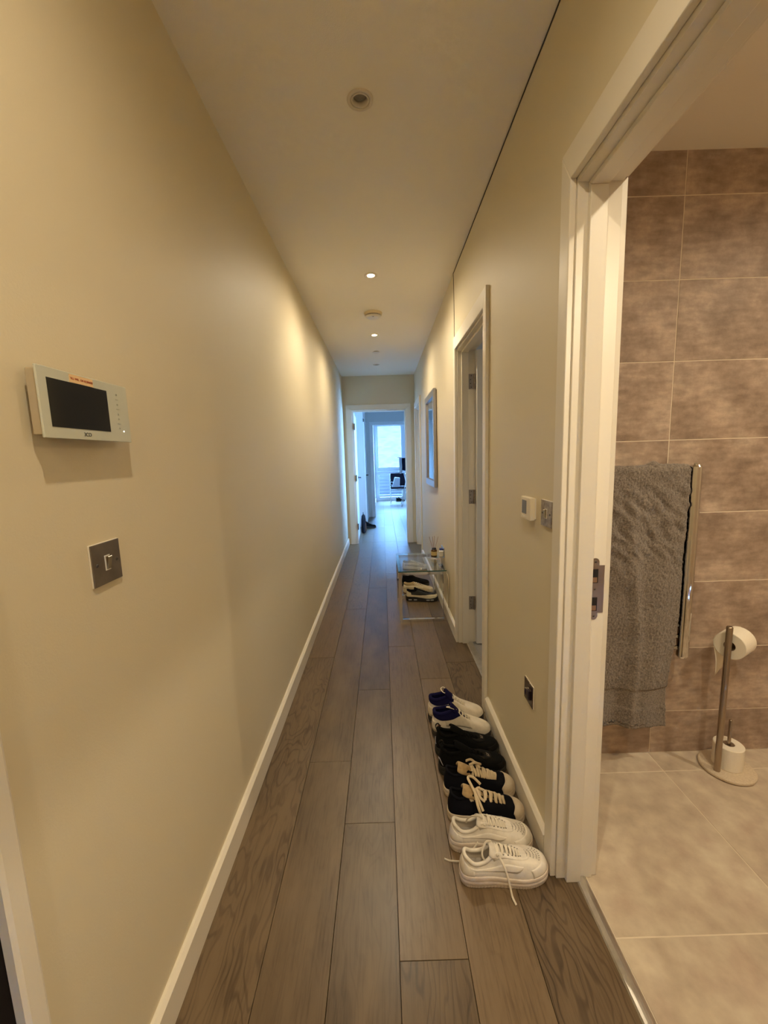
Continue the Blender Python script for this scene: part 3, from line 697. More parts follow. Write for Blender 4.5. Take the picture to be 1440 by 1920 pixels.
def towel():
    t = thing('bath_towel', 'dark grey terry towel folded over the chrome towel radiator', 'towel', (.97, 1.56, .2))
    W0, W1 = .705, 1.213
    nx, nz = 190, 420
    ztop, zf, zb = 1.300, .205, .62
    # path over the top rung: front sheet, top fold, back sheet
    def path(s):
        Lf = ztop-zf; R = .024; A = PI*R
        if s < Lf: return Vector((0, 1.612-R, zf+s)), Vector((0, -1, 0)), s
        if s < Lf+A: a = (s-Lf)/R; return Vector((0, 1.612-R*math.cos(a), ztop+R*math.sin(a)-.004)), Vector((0, -math.cos(a), math.sin(a))), s
        return Vector((0, 1.612+R, ztop-(s-Lf-A))), Vector((0, 1, 0)), s
    Ltot = (ztop-zf)+PI*.02+(ztop-zb)
    vs = []; fs = []
    for i in range(nz+1):
        s = Ltot*i/nz; P, N, _ = path(s)
        for j in range(nx+1):
            u = j/nx; x = W0+(W1-W0)*u
            z = P.z
            down = max(0, min(1, (ztop-z)/1.1))
            if s < ztop-zf: x = W0+(W1-W0)*u-.012*down*u-.020*u*max(0, min(1, (.62-z)/.25))+.005*math.sin(z*9+1)*u*down
            fold = .009*math.sin(u*9+z*1.6)*down+.007*math.sin(u*17-z*3+2)*down+.016*math.exp(-((u-.62-.05*math.sin(z*4))/.05)**2)*min(1, down*2.5)
            wr = .010*noise.noise(Vector((x*7+z*2, z*9-x*4, 3)))+.004*noise.noise(Vector((x*20, z*26+x*18, 9)))*math.exp(-((z-1.08)/.16)**2)*4
            band = s < ztop-zf and .300 < z < .384
            if band: pile = .0008*math.sin(z*620)-.0050; wr *= .5
            else: pile = .0034*noise.noise(Vector((x*135, z*135, P.y*60)))+.0022*noise.noise(Vector((x*300, z*300, 5)))
            P2 = Vector((x, P.y, z))+N*(fold*1.0+wr+pile+.004)
            if P2.y > 1.6: P2.y = min(P2.y, 1.670)
            if i == 0: P2.z += .004*noise.noise(Vector((x*30, 1, 2)))-.006*(1-u)+.018*u*0
            if s < .02: P2.z += .018*(1-u)
            vs.append(P2-Vector(t.location))
    for i in range(nz):
        for j in range(nx):
            a = i*(nx+1)+j; fs.append((a, a+1, a+nx+2, a+nx+1))
    TW = mat('terry_cloth_grey', (.27, .225, .185), .95, sheen=.3, bump=(420, .9, .004), var=(170, .8, (.085, .066, .052)))
    o = raw('cloth', vs, fs, TW, t); sm = o.modifiers.new('thick', 'SOLIDIFY'); sm.thickness = .007; sm.offset = -1
    # woven band
    bm = bmesh.new()
    # bunched corner of the back sheet sticking up
    bm = bmesh.new(); lathe(bm, [(0, 0), (.035, .0), (.030, .012), (.012, .024), (0, .028)], (1.075-.97, 1.600-1.56, 1.312-.2), 20)
    for v in bm.verts: v.co.y = (v.co.y-.04)*.5+.045; v.co.x += .006*noise.noise(v.co*40)
    link('bunched_corner', bm, TW, t, smooth=True)
    return t
towel()
# toilet paper stand
t = thing('paper_stand', 'metal toilet paper stand with a round stone base on the bathroom floor', 'paper holder', (1.455, 1.578, 0))
bm = bmesh.new(); lathe(bm, [(0, 0), (.092, 0), (.100, .005), (.100, .013), (.096, .017), (.080, .018), (0, .018)], n=56)
link('base', bm, mat('terrazzo_base', (.66, .56, .42), .55, var=(160, .5, (.48, .38, .27))), t, smooth=False, bevel=None)
STM = mat('satin_stand_metal', (.40, .33, .26), .28, 1)
bm = bmesh.new(); lathe(bm, [(.0115, .017), (.0115, .660), (.009, .664), (0, .664)], (-.066, -.028, 0), 24); link('tall_post', bm, STM, t, smooth=True)
bm = bmesh.new(); cyl(bm, (-.066, -.028, .588), (.042, .034, .590), .006); link('roll_arm', bm, STM, t, smooth=True)
bm = bmesh.new(); lathe(bm, [(.0065, .017), (.0065, .225), (.005, .228), (0, .228)], (.004, .004, 0), 20); link('spindle', bm, STM, t, smooth=True)
PAP = mat('tissue_paper', (.84, .78, .66), .9, bump=(240, .3, .002)); CARD = mat('cardboard_core', (.24, .16, .10), .9)
def roll(label, loc, M, r=.057, h=.098, tail=False):
    t = thing('toilet_roll', label, 'toilet roll', loc)
    bm = bmesh.new(); lathe(bm, [(.0205, 0), (r-.002, 0), (r, .002), (r, h-.002), (r-.002, h), (.0205, h), (.0205, 0)], n=48, M=M); link('paper', bm, PAP, t, smooth=False, bevel=None)
    bm = bmesh.new(); lathe(bm, [(.0203, .001), (.0195, .001), (.0195, h-.001), (.0203, h-.001)], n=32, M=M); link('core', bm, CARD, t, smooth=True)
    return t
roll('spare toilet roll standing on the round base of the stand', (1.459, 1.582, .0182), Matrix.Identity(4), .054, .098)
ax = Vector((.866, .5, .02)).normalized()
Mr = Matrix.Translation(Vector((0, 0, 0))) @ ax.to_track_quat('Z', 'Y').to_matrix().to_4x4()
tr = roll('hanging toilet roll with a loose sheet at the top of the stand', (1.455-.066+.0125, 1.578-.028+.008, .5755), Mr, .056, .100)
# loose sheet
a0 = Mr @ Vector((0, 0, .002)); a1 = Mr @ Vector((0, 0, .098))
side = Vector((0, 0, 1)).cross(ax).normalized()   # points away/towards
vs = []; fs = []
pts = []
for k in range(15):
    f = k/14
    if f < .3: ang = PI*(.5+f/.3*.5); pts.append((math.cos(ang)*.0575, math.sin(ang)*.0575))
    else:
        g = (f-.3)/.7; pts.append((-.0575+.012*math.sin(g*2.6)+.010*g*g, -.150*g))
for k, (p, z) in enumerate(pts):
    for j in range(9):
        b = a0.lerp(a1, j/8); c = b+side*(-p)+Vector((0, 0, z))
        if k == 14: c += Vector((0, 0, .030*(j/8)))
        vs.append(c)
for k in range(14):
    for j in range(8):
        a = k*9+j; fs.append((a, a+1, a+10, a+9))
o = raw('loose_sheet', vs, fs, PAP, tr); sm = o.modifiers.new('thick', 'SOLIDIFY'); sm.thickness = .0006
# ------------------------------------------------------------------ shoes
def catmull(pts, n):
    """closed Catmull-Rom through pts sampled at n parameters; returns function of u in [0,1)"""
    N = len(pts); P = [Vector(p) for p in pts]
    def f(u):
        t = (u % 1.0)*N; i = int(t); t -= i
        a, b, c, d = P[(i-1) % N], P[i % N], P[(i+1) % N], P[(i+2) % N]
        return .5*((2*b)+(c-a)*t+(2*a-5*b+4*c-d)*t*t+(3*b-a-3*c+d)*t**3)
    return f
BASE = [(0, 0), (.03, .085), (.15, .118), (.32, .110), (.50, .128), (.68, .165), (.82, .160), (.93, .115), (.99, .045), (.995, -.03), (.96, -.10), (.87, -.152), (.72, -.178), (.55, -.160), (.35, -.128), (.15, -.118), (.03, -.085)]
def lerp(a, b, t): return a+(b-a)*t
class Shoe:
    def __init__(s, L, top, zs_h, zs_t, toebox, mirror, width=1.0, spring=.006):
        s.L = L; s.m = -1 if mirror else 1; s.zh, s.zt, s.tb, s.sp = zs_h, zs_t, toebox, spring
        s.Bf = catmull([(x*L, y*L*width, 0) for x, y in BASE], 0)
        s.Tf = catmull([(x*L, y*L*width, z) for x, y, z in top], 0)
    def zs(s, x):
        t = x/s.L; return lerp(s.zh, s.zt, min(1, max(0, (t-.25)/.4)))+s.sp*max(0, (t-.78)/.22)**2
    def P(s, u, v, off=0.0):
        if off:
            e = 2e-3; a = s.P(u+e, v)-s.P(u-e, v); b = s.P(u, min(1, v+.01))-s.P(u, max(0, v-.01)); n = a.cross(b)
            if n.length > 1e-12: n.normalize()
            n *= -s.m
            return s.P(u, v)+n*off
        B, T = s.Bf(u), s.Tf(u); z0 = s.zs(B.x); B = Vector((B.x, B.y, z0)); dz = T.z-z0
        dxy = Vector((B.x-T.x, B.y-T.y, 0)); d = dxy.length; w = min(1, max(0, (d-.022)/.06)); w = w*w*(3-2*w)
        P1 = B+Vector((0, 0, lerp(dz*.5, s.tb, w)))+(dxy.normalized()*.004*(1-w) if d > 1e-4 else Vector())
        P2 = T+dxy*lerp(.30, .50, w)-Vector((0, 0, dz*lerp(.45, .16, w)))
        q = 1-v
        p = B*q**3+P1*3*q*q*v+P2*3*q*v*v+T*v**3
        return Vector((p.x, p.y*s.m, p.z))
def strip(bm, A, B):
    n = len(A)
    for i in range(n): bm.faces.new((A[i], A[(i+1) % n], B[(i+1) % n], B[i]))
def patch(sh, ua, ub, v0, v1, off, m, name, par, nu=26, nv=8, wrap=False):
    """raised panel on the upper between u=ua..ub and v0(u)..v1(u)"""
    bm = bmesh.new()
    def vf(f, t): return f(t) if callable(f) else f
    O = []; I = []
    for i in range(nu+1):
        t = i/nu; u = lerp(ua, ub, t); ro = []; ri = []
        for j in range(nv+1):
            v = lerp(vf(v0, t), vf(v1, t), j/nv)
            e = off if (0 < i < nu and 0 < j < nv) else off*.75
            ro.append(bm.verts.new(sh.P(u, v, e))); ri.append(bm.verts.new(sh.P(u, v, -.0006)))
        O.append(ro); I.append(ri)
    for i in range(nu):
        for j in range(nv): bm.faces.new((O[i][j], O[i+1][j], O[i+1][j+1], O[i][j+1]))
        bm.faces.new((O[i][0], I[i][0], I[i+1][0], O[i+1][0])); bm.faces.new((O[i][nv], O[i+1][nv], I[i+1][nv], I[i][nv]))
    for j in range(nv):
        bm.faces.new((O[0][j], O[0][j+1], I[0][j+1], I[0][j])); bm.faces.new((O[nu][j], I[nu][j], I[nu][j+1], O[nu][j+1]))
    return link(name, bm, m, par, smooth=True)
U = lambda idx: idx/17.0
def smooth_poly(pts, k=6):
    P = [Vector(p) for p in pts]; out = []
    for i in range(len(P)-1):
        a, b, c, d = P[max(0, i-1)], P[i], P[i+1], P[min(len(P)-1, i+2)]
        for j in range(k):
            t = j/k; out.append(.5*((2*b)+(c-a)*t+(2*a-5*b+4*c-d)*t*t+(3*b-a-3*c+d)*t**3))
    out.append(P[-1]); return out
def build_shoe(label, p, x, y, rz, mirror, group):
    t = thing(p['name'], label, 'shoe', (x, y, .0005), rz, group)
    L = p['L']; sh = Shoe(L, p['top'], p['zh'], p['zt'], p['tb'], mirror, p.get('width', 1.0), p.get('spring', .006))
    M = p['m']; NU = 96; NV = 14
    # upper
    bm = bmesh.new(); R = [[bm.verts.new(sh.P(i/NU, j/NV)) for i in range(NU)] for j in range(NV+1)]
    for j in range(NV): strip(bm, R[j], R[j+1])
    up = link('upper', bm, M['upper'], t, smooth=True)
    # lining and insole
    bm = bmesh.new(); rings = [[bm.verts.new(sh.P(i/NU, 1)) for i in range(NU)]]
    cen = Vector((.36*L, 0, 0))
    for k in range(1, 7):
        f = k/6; rg = []
        for i in range(NU):
            T = sh.P(i/NU, 1); B = sh.P(i/NU, 0); B = Vector((cen.x+(B.x-cen.x)*.86, B.y*.80, sh.zs(B.x)+.004))
            g = f**1.3; q = T.lerp(B, g); q.z = lerp(T.z, B.z, f**.8)
            n = Vector((T.x-cen.x, T.y, 0)).normalized()*-.005*min(1, f*4)
            rg.append(bm.verts.new(q+n))
        rings.append(rg)
    for a, b in zip(rings, rings[1:]): strip(bm, a, b)
    link('lining', bm, M['lining'], t, smooth=True)
    bm = bmesh.new(); rg = []
    for i in range(48):
        B = sh.P(i/48, 0); rg.append(bm.verts.new((cen.x+(B.x-cen.x)*.855, B.y*.79, sh.zs(B.x)+.0055)))
    c = bm.verts.new((cen.x, 0, sh.zs(cen.x)+.0045))
    for i in range(48): bm.faces.new((rg[i], rg[(i+1) % 48], c))
    link('insole', bm, M['insole'], t, smooth=True)
    # padded collar bead
    r = p.get('bead', .0045); ks = [U(a) for a in [13.2+k*(7.8/44) for k in range(45)]]
    bm = bmesh.new(); pts = []
    for k, u in enumerate(ks):
        q = sh.P(u, 1); q.z -= r*.5; q += Vector((cen.x*.6-q.x, -q.y, 0)).normalized()*.002; pts.append(q)
    tube(bm, pts, r, 10); link('collar', bm, M['collar'], t, smooth=True)
    # midsole + outsole
    NS = p.get('NS', 120)
    def outline(off, u):
        a = sh.P(u+.002, 0)-sh.P(u-.002, 0); n = Vector((-a.y, a.x, 0))*sh.m
        n.normalize(); return sh.P(u, 0)+n*off
    def ring(bm, off, zf, ribs=0):
        out = []
        for i in range(NS):
            u = i/NS; o = outline(off+(ribs if i % 2 else 0), u); zt = sh.zs(o.x); o.z = zf(zt, max(0, (o.x/L-.80)/.2)**2*.006+max(0, (.06-o.x/L)/.06)*.003); out.append(bm.verts.new(o))
        return out
    so = p.get('so', .006)
    fl = p.get('flare', .004)
    bm = bmesh.new()
    rs = [ring(bm, fl-.001, lambda z, s: so+s*.6), ring(bm, fl, lambda z, s: so+.002+s*.6), ring(bm, fl, lambda z, s: so+(z-so)*.45+s*.3), ring(bm, fl-.0012, lambda z, s: so+(z-so)*.52),
          ring(bm, fl-.0004, lambda z, s: so+(z-so)*.60), ring(bm, fl-.0008, lambda z, s: z+.0005), ring(bm, fl-.0022, lambda z, s: z+.0028), ring(bm, -.0012, lambda z, s: z+.0032), ring(bm, -.004, lambda z, s: z-.004)]
    for a, b in zip(rs, rs[1:]): strip(bm, a, b)
    bm.faces.new(rs[0][::-1]); link('midsole', bm, M['midsole'], t, smooth=True)
    bm = bmesh.new(); rb = p.get('ribs', 0)
    rs = [ring(bm, fl-.004, lambda z, s: s), ring(bm, fl-.0008, lambda z, s: .0012+s, rb), ring(bm, fl-.0002, lambda z, s: so*.8+s*.8, rb), ring(bm, fl-.001, lambda z, s: so+.0006+s*.6)]
    for a, b in zip(rs, rs[1:]): strip(bm, a, b)
    bm.faces.new(rs[0][::-1]); bm.faces.new(rs[-1]); link('outsole', bm, M['outsole'], t)
    # tongue: from under the throat up past the front of the opening
    tg = p.get('tongue')
    if tg:
        A = Vector((tg['x0']*L, 0, tg['z0'])); B = Vector((tg['x1']*L, 0, tg['z1'])); nt = 16; nb = 10; vs = []; fs = []
        for i in range(nt+1):
            f = i/nt; c = A.lerp(B, f); c.z += tg.get('arch', .006)*math.sin(PI*f); c.x += tg.get('curl', 0)*f**3
            hw = lerp(tg['w0'], tg['w1'], f)*L*(1 if f < .9 else (1-(f-.9)*3.2))
            for j in range(nb+1):
                g = j/nb*2-1; q = Vector((c.x-.006*g*g, c.y+hw*g+tg.get('lean', 0)*f*sh.m, c.z-tg.get('drop', .014)*g*g*(1+.6*f))); q.z += .0008*noise.noise(q*200); vs.append(q)
        for i in range(nt):
            for j in range(nb): a = i*(nb+1)+j; fs.append((a, a+1, a+nb+2, a+nb+1))
        o = raw('tongue', vs, fs, M['tongue'], t); q = o.modifiers.new('thick', 'SOLIDIFY'); q.thickness = tg.get('th', .005); q.offset = 0
        q = o.modifiers.new('sub', 'SUBSURF'); q.levels = q.render_levels = 1
    # laces
    lc = p.get('laces')
    if lc:
        n = lc['n']; bm = bmesh.new(); w = lc['w']; fl_ = lc.get('flat', .3)
        for k in range(n):
            f = k/(n-1); im = lerp(4.05, 6.9, f); il = lerp(13.05, 10.1, f)
            lv = lc.get('v', .93); a = sh.P(U(im), lv, .0022); b = sh.P(U(il), lv, .0022)
            im2 = lerp(4.05, 6.9, min(1, (k+lc.get('slant', .5))/(n-1))); a2 = sh.P(U(im2), lv, .0022)
            for (q0, q1, hgt) in (((a, b, .006), (a2, b, .0035)) if lc.get('cross', True) and k < n-1 else ((a, b, .006),)):
                pts = []
                for i in range(13):
                    g = i/12; q = q0.lerp(q1, g); q.z += (hgt+lc.get('arch', .002))*math.sin(PI*g); q.x += lc.get('wob', .0)*math.sin(3*PI*g+k); pts.append(q)
                pts = [q0+(q0-q1).normalized()*.002-Vector((0, 0, .004))]+pts+[q1+(q1-q0).normalized()*.002-Vector((0, 0, .004))]
                tube(bm, pts, w/2, 8, fl_, up=(0, 0, 1))
        o = link('lace', bm, M['lace'], t, smooth=True); o['kind'] = 'stuff'
        for pl in lc.get('loose', []):
            bm = bmesh.new(); pts = smooth_poly([(q[0], q[1]*sh.m, q[2]) for q in pl], 7)
            tube(bm, pts, w/2*.9, 8, fl_, up=lc.get('up', (0, -1, .3))); link('lace_end', bm, M['lace'], o, smooth=True)
        bm = bmesh.new()
        for k in range(n):
            f = k/(n-1)
            for idx in (lerp(4.05, 6.9, f), lerp(13.05, 10.1, f)):
                c = sh.P(U(idx), .90, .0012); c2 = sh.P(U(idx), .90, .0022); cyl(bm, c, c2, .0028, n=8)
        o = link('eyelets', bm, M.get('eyelet', M['lace']), up); o['kind'] = 'stuff'
    for f in p.get('extra', []): f(up, sh, M)
    return t
def swoosh(m, side_only=None):
    def f(t, sh, M):
        # curved tick: pointed tail at the heel side, belly towards the toe
        for (ua, ub) in ((15.5, 11.9), (1.5, 5.2)):
            lo = lambda s: lerp(.60, .17, min(1, s*1.25)**1.0) + (.28*((s-.6)/.4)**2 if s > .6 else 0)
            hi = lambda s: lerp(.66, .45, s**.8) + .06*math.sin(PI*s)*1 if s < .97 else lerp(.66, .45, s**.8)
            patch(sh, U(ua), U(ub), lambda s, lo=lo: min(lo(s), .47), lambda s, hi=hi: max(hi(s), lo(s)+.01), .0016, M[m], 'side_emblem', t, 30, 4)
    return f
def panel(ua, ub, v0, v1, off, m, name='panel', nu=30, nv=6):
    def f(t, sh, M): patch(sh, U(ua), U(ub), v0, v1, off, M[m], name, t, nu, nv)
    return f
def perfs(t, sh, M):
    bm = bmesh.new()
    for r, v in enumerate((.46, .54, .62, .70, .78)):
        for k in range(7-(r % 2)):
            u = U(8.5+(k-(6-(r % 2))/2)*.42*(1-.05*r)); c = sh.P(u, v, .0012); n = (sh.P(u, v, .003)-sh.P(u, v)).normalized(); cyl(bm, c-n*.001, c+n*.0004, .00105, n=8)
    o = link('perforation', bm, M['hole'], t); o['kind'] = 'stuff'
lea = lambda n, c, r=.38, v=None: mat(n, c, r, bump=(140, .25, .0012), var=v or (45, .5, tuple(q*.78 for q in c)))
fab = lambda n, c, v=None: mat(n, c, .95, bump=(900, .6, .0012), sheen=.15 if max(c) > .1 else 0, spec=.5 if max(c) > .1 else .15, var=v)
HOLE = mat('punched_hole', (.05, .04, .03), .8)
# --- worn white leather low sneakers
AF_TOP = [(.035, 0, .094), (.055, .058, .092), (.14, .088, .076), (.27, .080, .079), (.395, .058, .103), (.50, .046, .094), (.58, .040, .083), (.635, .028, .075), (.655, .009, .0725),
          (.655, -.009, .0725), (.635, -.028, .075), (.58, -.040, .083), (.50, -.046, .094), (.395, -.058, .103), (.27, -.080, .079), (.14, -.088, .076), (.055, -.058, .092)]
WM = dict(upper=lea('worn_white_leather', (.74, .69, .61)), panel=lea('white_leather_panel', (.77, .72, .64), .35), lining=fab('cream_lining', (.52, .46, .37)), insole=fab('grey_insole', (.40, .37, .33)),
          collar=lea('collar_white', (.72, .67, .58)), midsole=lea('scuffed_rubber', (.68, .60, .51), .5, (30, .7, (.52, .42, .33))), outsole=lea('rubber_outsole', (.60, .51, .42), .6), tongue=lea('tongue_white', (.66, .61, .53)),
          lace=fab('offwhite_lace', (.72, .66, .55)), eyelet=HOLE, hole=HOLE)
def tag_plate(t, sh, M):
    q = sh.P(U(8.5), .985); bm = bmesh.new(); bx(bm, q.x-.020, q.x-.013, -.008, .008, q.z+.009, q.z+.012); link('lace_tag', bm, NICKEL, t, bevel=.0005)
def sole_mark(t, sh, M):
    # raised lettering on the heel of the midsole
    c = sh.P(U(15.6), 0); z = .5*(sh.zs(c.x)+.006)
    Mx = Matrix(((1, 0, 0, 0), (0, 0, 1, 0), (0, 1, 0, 0), (0, 0, 0, 1)))
    s = -sh.m if False else -1
    a = sh.P(U(15.9), 0); b = sh.P(U(14.6), 0)
    if sh.m > 0:
        d = (b-a); d.z = 0; d.normalize(); n = Vector((d.y, -d.x, 0)); o = a+n*.0042; o.z = z-.004
        MM = Matrix(((d.x, 0, n.x, o.x), (d.y, 0, n.y, o.y), (0, 1, 0, o.z), (0, 0, 0, 1)))
        text('lettering', 'AIR', .008, MM, M['mark'], t, align='LEFT')
WM['mark'] = mat('moulded_mark', (.42, .28, .20), .6)
AF = dict(name='sneaker', L=.288, top=AF_TOP, zh=.036, zt=.029, tb=.036, so=.009, ribs=-.0011, NS=190, flare=.0045, m=WM, bead=.0062,
          tongue=dict(x0=.63, z0=.068, x1=.345, z1=.113, w0=.045, w1=.100, arch=.003, drop=.012, th=.006, curl=-.006),
          laces=dict(n=7, w=.0072, flat=.28, slant=.55, arch=.003, loose=[]),
          extra=[swoosh('panel'), panel(5.6, 11.6, .02, lambda s: .30+.10*math.sin(PI*s), .0014, 'panel', 'toe_overlay', 40),
                 panel(-1.9, 1.9, .03, lambda s: .55+.25*math.cos((s-.5)*PI), .0014, 'panel', 'heel_counter'),
                 panel(3.5, 8.5, lambda s: .80-.10*math.sin(PI*s), .995, .0016, 'panel', 'eyestay'), panel(8.5, 13.5, lambda s: .80-.10*math.sin(PI*s), .995, .0016, 'panel', 'eyestay'),
                 perfs, tag_plate, sole_mark])
AF1 = dict(AF); AF1['laces'] = dict(AF['laces'], loose=[
    [(.120, -.030, .098), (.128, -.050, .088), (.136, -.062, .060), (.142, -.070, .028), (.146, -.078, .006), (.150, -.098, .003)],
    [(.105, .012, .115), (.085, .006, .118), (.070, -.006, .090), (.082, -.012, .060), (.092, -.010, .048)]])
AF2 = dict(AF); AF2['laces'] = dict(AF['laces'], loose=[
    [(.112, .012, .112), (.098, .020, .130), (.078, .014, .126), (.062, 0, .100), (.058, -.006, .078)],
    [(.090, .05, .060), (.04, .068, .012), (-.004, .066, .003), (-.028, .058, .003)]])
g1 = 'worn white leather sneakers nearest the bathroom frame'
build_shoe('white leather sneaker nearest the camera, first in the row, lace hanging to the floor', AF1, .2175, 1.158, math.radians(3), False, g1)
build_shoe('white leather sneaker behind the nearest one, second in the row, lace looped over its opening', AF2, .203, 1.277, math.radians(-2), True, g1)
# --- black canvas sneakers with cream toe caps and thick laces
CV_TOP = [(.03, 0, .108), (.045, .055, .107), (.13, .080, .096), (.25, .070, .098), (.36, .060, .108), (.48, .056, .094), (.58, .050, .082), (.66, .034, .070), (.69, .010, .066),
          (.69, -.010, .066), (.66, -.034, .070), (.58, -.050, .082), (.48, -.056, .094), (.36, -.060, .108), (.25, -.070, .098), (.13, -.080, .096), (.045, -.055, .107)]
BLK = fab('black_canvas', (.005, .005, .008))
CM = dict(upper=BLK, lining=fab('black_lining', (.012, .011, .012)), insole=fab('dark_insole', (.03, .025, .02)), collar=BLK,
          midsole=lea('cream_rubber_sole', (.62, .53, .40), .5, (30, .6, (.45, .35, .24))), outsole=lea('cream_outsole', (.50, .42, .31), .6),
          tongue=fab('yellowed_foam_tongue', (.45, .32, .16), (60, .8, (.28, .18, .08))), lace=fab('thick_cream_lace', (.66, .54, .36)), eyelet=NICKEL, cap=lea('cream_toe_cap', (.62, .54, .42), .4, (28, .6, (.44, .34, .22))))
def cap_trim(t, sh, M):
    bm = bmesh.new(); tube(bm, [sh.P(U(5.9+k*(5.2/40)), .24+.36*math.sin(PI*k/40)**.7, .0024) for k in range(41)], .0014, 6); link('cap_seam', bm, M['midsole'], t, smooth=True)
def side_tab(t, sh, M):
    patch(sh, U(13.6), U(13.9), .78, .92, .0012, M['midsole'], 'woven_tab', t, 3, 3)
def edge_bind(t, sh, M):
    bm = bmesh.new(); tube(bm, [sh.P(U(10.0+k*(3.3/20)), .995, .0008) for k in range(21)], .0011, 6); link('edge_binding', bm, BLK, t, smooth=True)
CV = dict(name='canvas_sneaker', L=.288, top=CV_TOP, zh=.032, zt=.027, tb=.034, so=.004, flare=.0035, m=CM, bead=.0050, spring=.008,
          tongue=dict(x0=.64, z0=.060, x1=.21, z1=.132, w0=.045, w1=.095, arch=.004, drop=.016, th=.010, curl=-.004),
          laces=dict(n=6, w=.0110, flat=.30, slant=.6, arch=.009, wob=.001, v=.84, cross=True, loose=[]),
          extra=[panel(5.9, 11.1, .0, lambda s: .24+.36*math.sin(PI*s)**.7, .0022, 'cap', 'toe_cap', 40, 10), cap_trim, side_tab, edge_bind])
CV1 = dict(CV); CV1['laces'] = dict(CV['laces'], loose=[
    [(.128, .020, .118), (.100, .030, .140), (.080, .020, .146), (.092, -.012, .132), (.112, -.040, .100), (.124, -.056, .074)],
    [(.135, -.005, .115), (.112, -.010, .128), (.100, -.024, .120), (.106, -.052, .090), (.116, -.064, .062)],
    [(.120, .000, .122), (.108, -.016, .130), (.118, -.034, .110), (.134, -.040, .100)]])
CV2 = dict(CV); CV2['laces'] = dict(CV['laces'], loose=[
    [(.100, .020, .138), (.122, .012, .140), (.146, .000, .126), (.150, -.014, .112), (.128, -.020, .118)],
    [(.090, .000, .140), (.112, -.012, .136), (.130, -.008, .124), (.146, .010, .116)]])
g2 = 'black canvas sneakers with cream toe caps'
build_shoe('black canvas sneaker with cream toe cap just behind the white pair, lace ends dangling', CV1, .214, 1.392, math.radians(-3), False, g2)
build_shoe('black canvas sneaker showing most of its yellowed tongue, fourth in the row', CV2, .216, 1.505, math.radians(-2), True, g2)
# --- all black trainers with a small crown print on the strap
BK_TOP = [(.03, 0, .118), (.045, .055, .117), (.13, .082, .102), (.25, .076, .100), (.36, .056, .104), (.47, .042, .090), (.56, .036, .078), (.62, .022, .069), (.64, .007, .066),
          (.64, -.007, .066), (.62, -.022, .069), (.56, -.036, .078), (.47, -.042, .090), (.36, -.056, .104), (.25, -.076, .100), (.13, -.082, .102), (.045, -.055, .117)]
KB = fab('black_mesh', (.006, .006, .006)); KL = mat('black_suede', (.010, .009, .008), .85, spec=.2)
KM = dict(upper=KB, lining=fab('black_sock', (.014, .012, .012)), insole=KB, collar=KB, midsole=lea('black_sole', (.016, .016, .013), .55, (30, .5, (.03, .028, .02))), outsole=lea('black_outsole', (.02, .019, .015), .6),
          tongue=KB, lace=KB, strap=KL, piping=lea('pale_piping', (.45, .44, .50), .4), print=mat('grey_print', (.26, .22, .18), .6), tab=lea('grey_tab', (.25, .20, .17), .5))
def crown(t, sh, M):
    # small crown printed on the vamp strap
    c = sh.P(U(9.0), .80, .0062); e1 = Vector((0, -1, 0)); e2 = Vector((1, 0, -.35)).normalized()
    bm = bmesh.new()
    def seg(a, b):
        pa = c+Vector((a[1]*-1, a[0]*-1, 0))*.001+Vector((0, 0, a[1]*.00045)); pb = c+Vector((b[1]*-1, b[0]*-1, 0))*.001+Vector((0, 0, b[1]*.00045)); tube(bm, [pa, pb], .0006, 6)
    pts = [(-8, 0), (8, 0), (10, 9), (5, 4.5), (0, 10), (-5, 4.5), (-10, 9), (-8, 0)]
    for a, b in zip(pts, pts[1:]): seg(a, b)
    seg((-8, -2.5), (8, -2.5)); seg((-7, 2.5), (7, 2.5))
    for q in (-10, 0, 10): seg((q-.6, 10.6), (q+.6, 10.6))
    link('crown_print', bm, M['print'], t)
def heel_loop(t, sh, M):
    z = .118; bm = bmesh.new()
    tube(bm, smooth_poly([(.012, 0, z-.02), (.004, 0, z), (.000, 0, z+.018), (.010, 0, z+.028), (.020, 0, z+.016), (.018, 0, z-.006)], 6), .006, 8, .3, up=(1, 0, 0)); link('heel_loop', bm, M['strap'], t, smooth=True)
def tongue_tab(t, sh, M):
    patch(sh, U(13.9), U(14.5), .90, .99, .0014, M['tab'], 'side_tab', t, 4, 3)
def heel_piping(t, sh, M):
    bm = bmesh.new(); tube(bm, [sh.P(U(-1.2+k*.12), .10+.25*abs(math.sin(k*.25)), .001) for k in range(15)], .0014, 6); link('piping', bm, M['piping'], t, smooth=True)
BKP = dict(name='trainer', L=.292, top=BK_TOP, zh=.036, zt=.026, tb=.036, so=.006, flare=.0045, m=KM, bead=.0070,
           tongue=dict(x0=.62, z0=.060, x1=.27, z1=.140, w0=.04, w1=.085, arch=.003, drop=.010, th=.008, curl=-.010),
           laces=dict(n=5, w=.0055, flat=.5, slant=.6, arch=.003),
           extra=[panel(5.4, 11.6, lambda s: .62+.10*math.cos((s-.5)*PI), lambda s: .93, .0030, 'strap', 'vamp_strap', 40), panel(6, 11, .02, .30, .0012, 'strap', 'toe_bumper', 30), crown, heel_loop, tongue_tab, heel_piping])
g3 = 'plain black trainers'
build_shoe('all black trainer with a small crown print, next to the canvas pair', BKP, .212, 1.620, math.radians(0), False, g3)
build_shoe('all black trainer with a small crown print, next to the white and navy pair', BKP, .212, 1.732, math.radians(-1), True, g3)
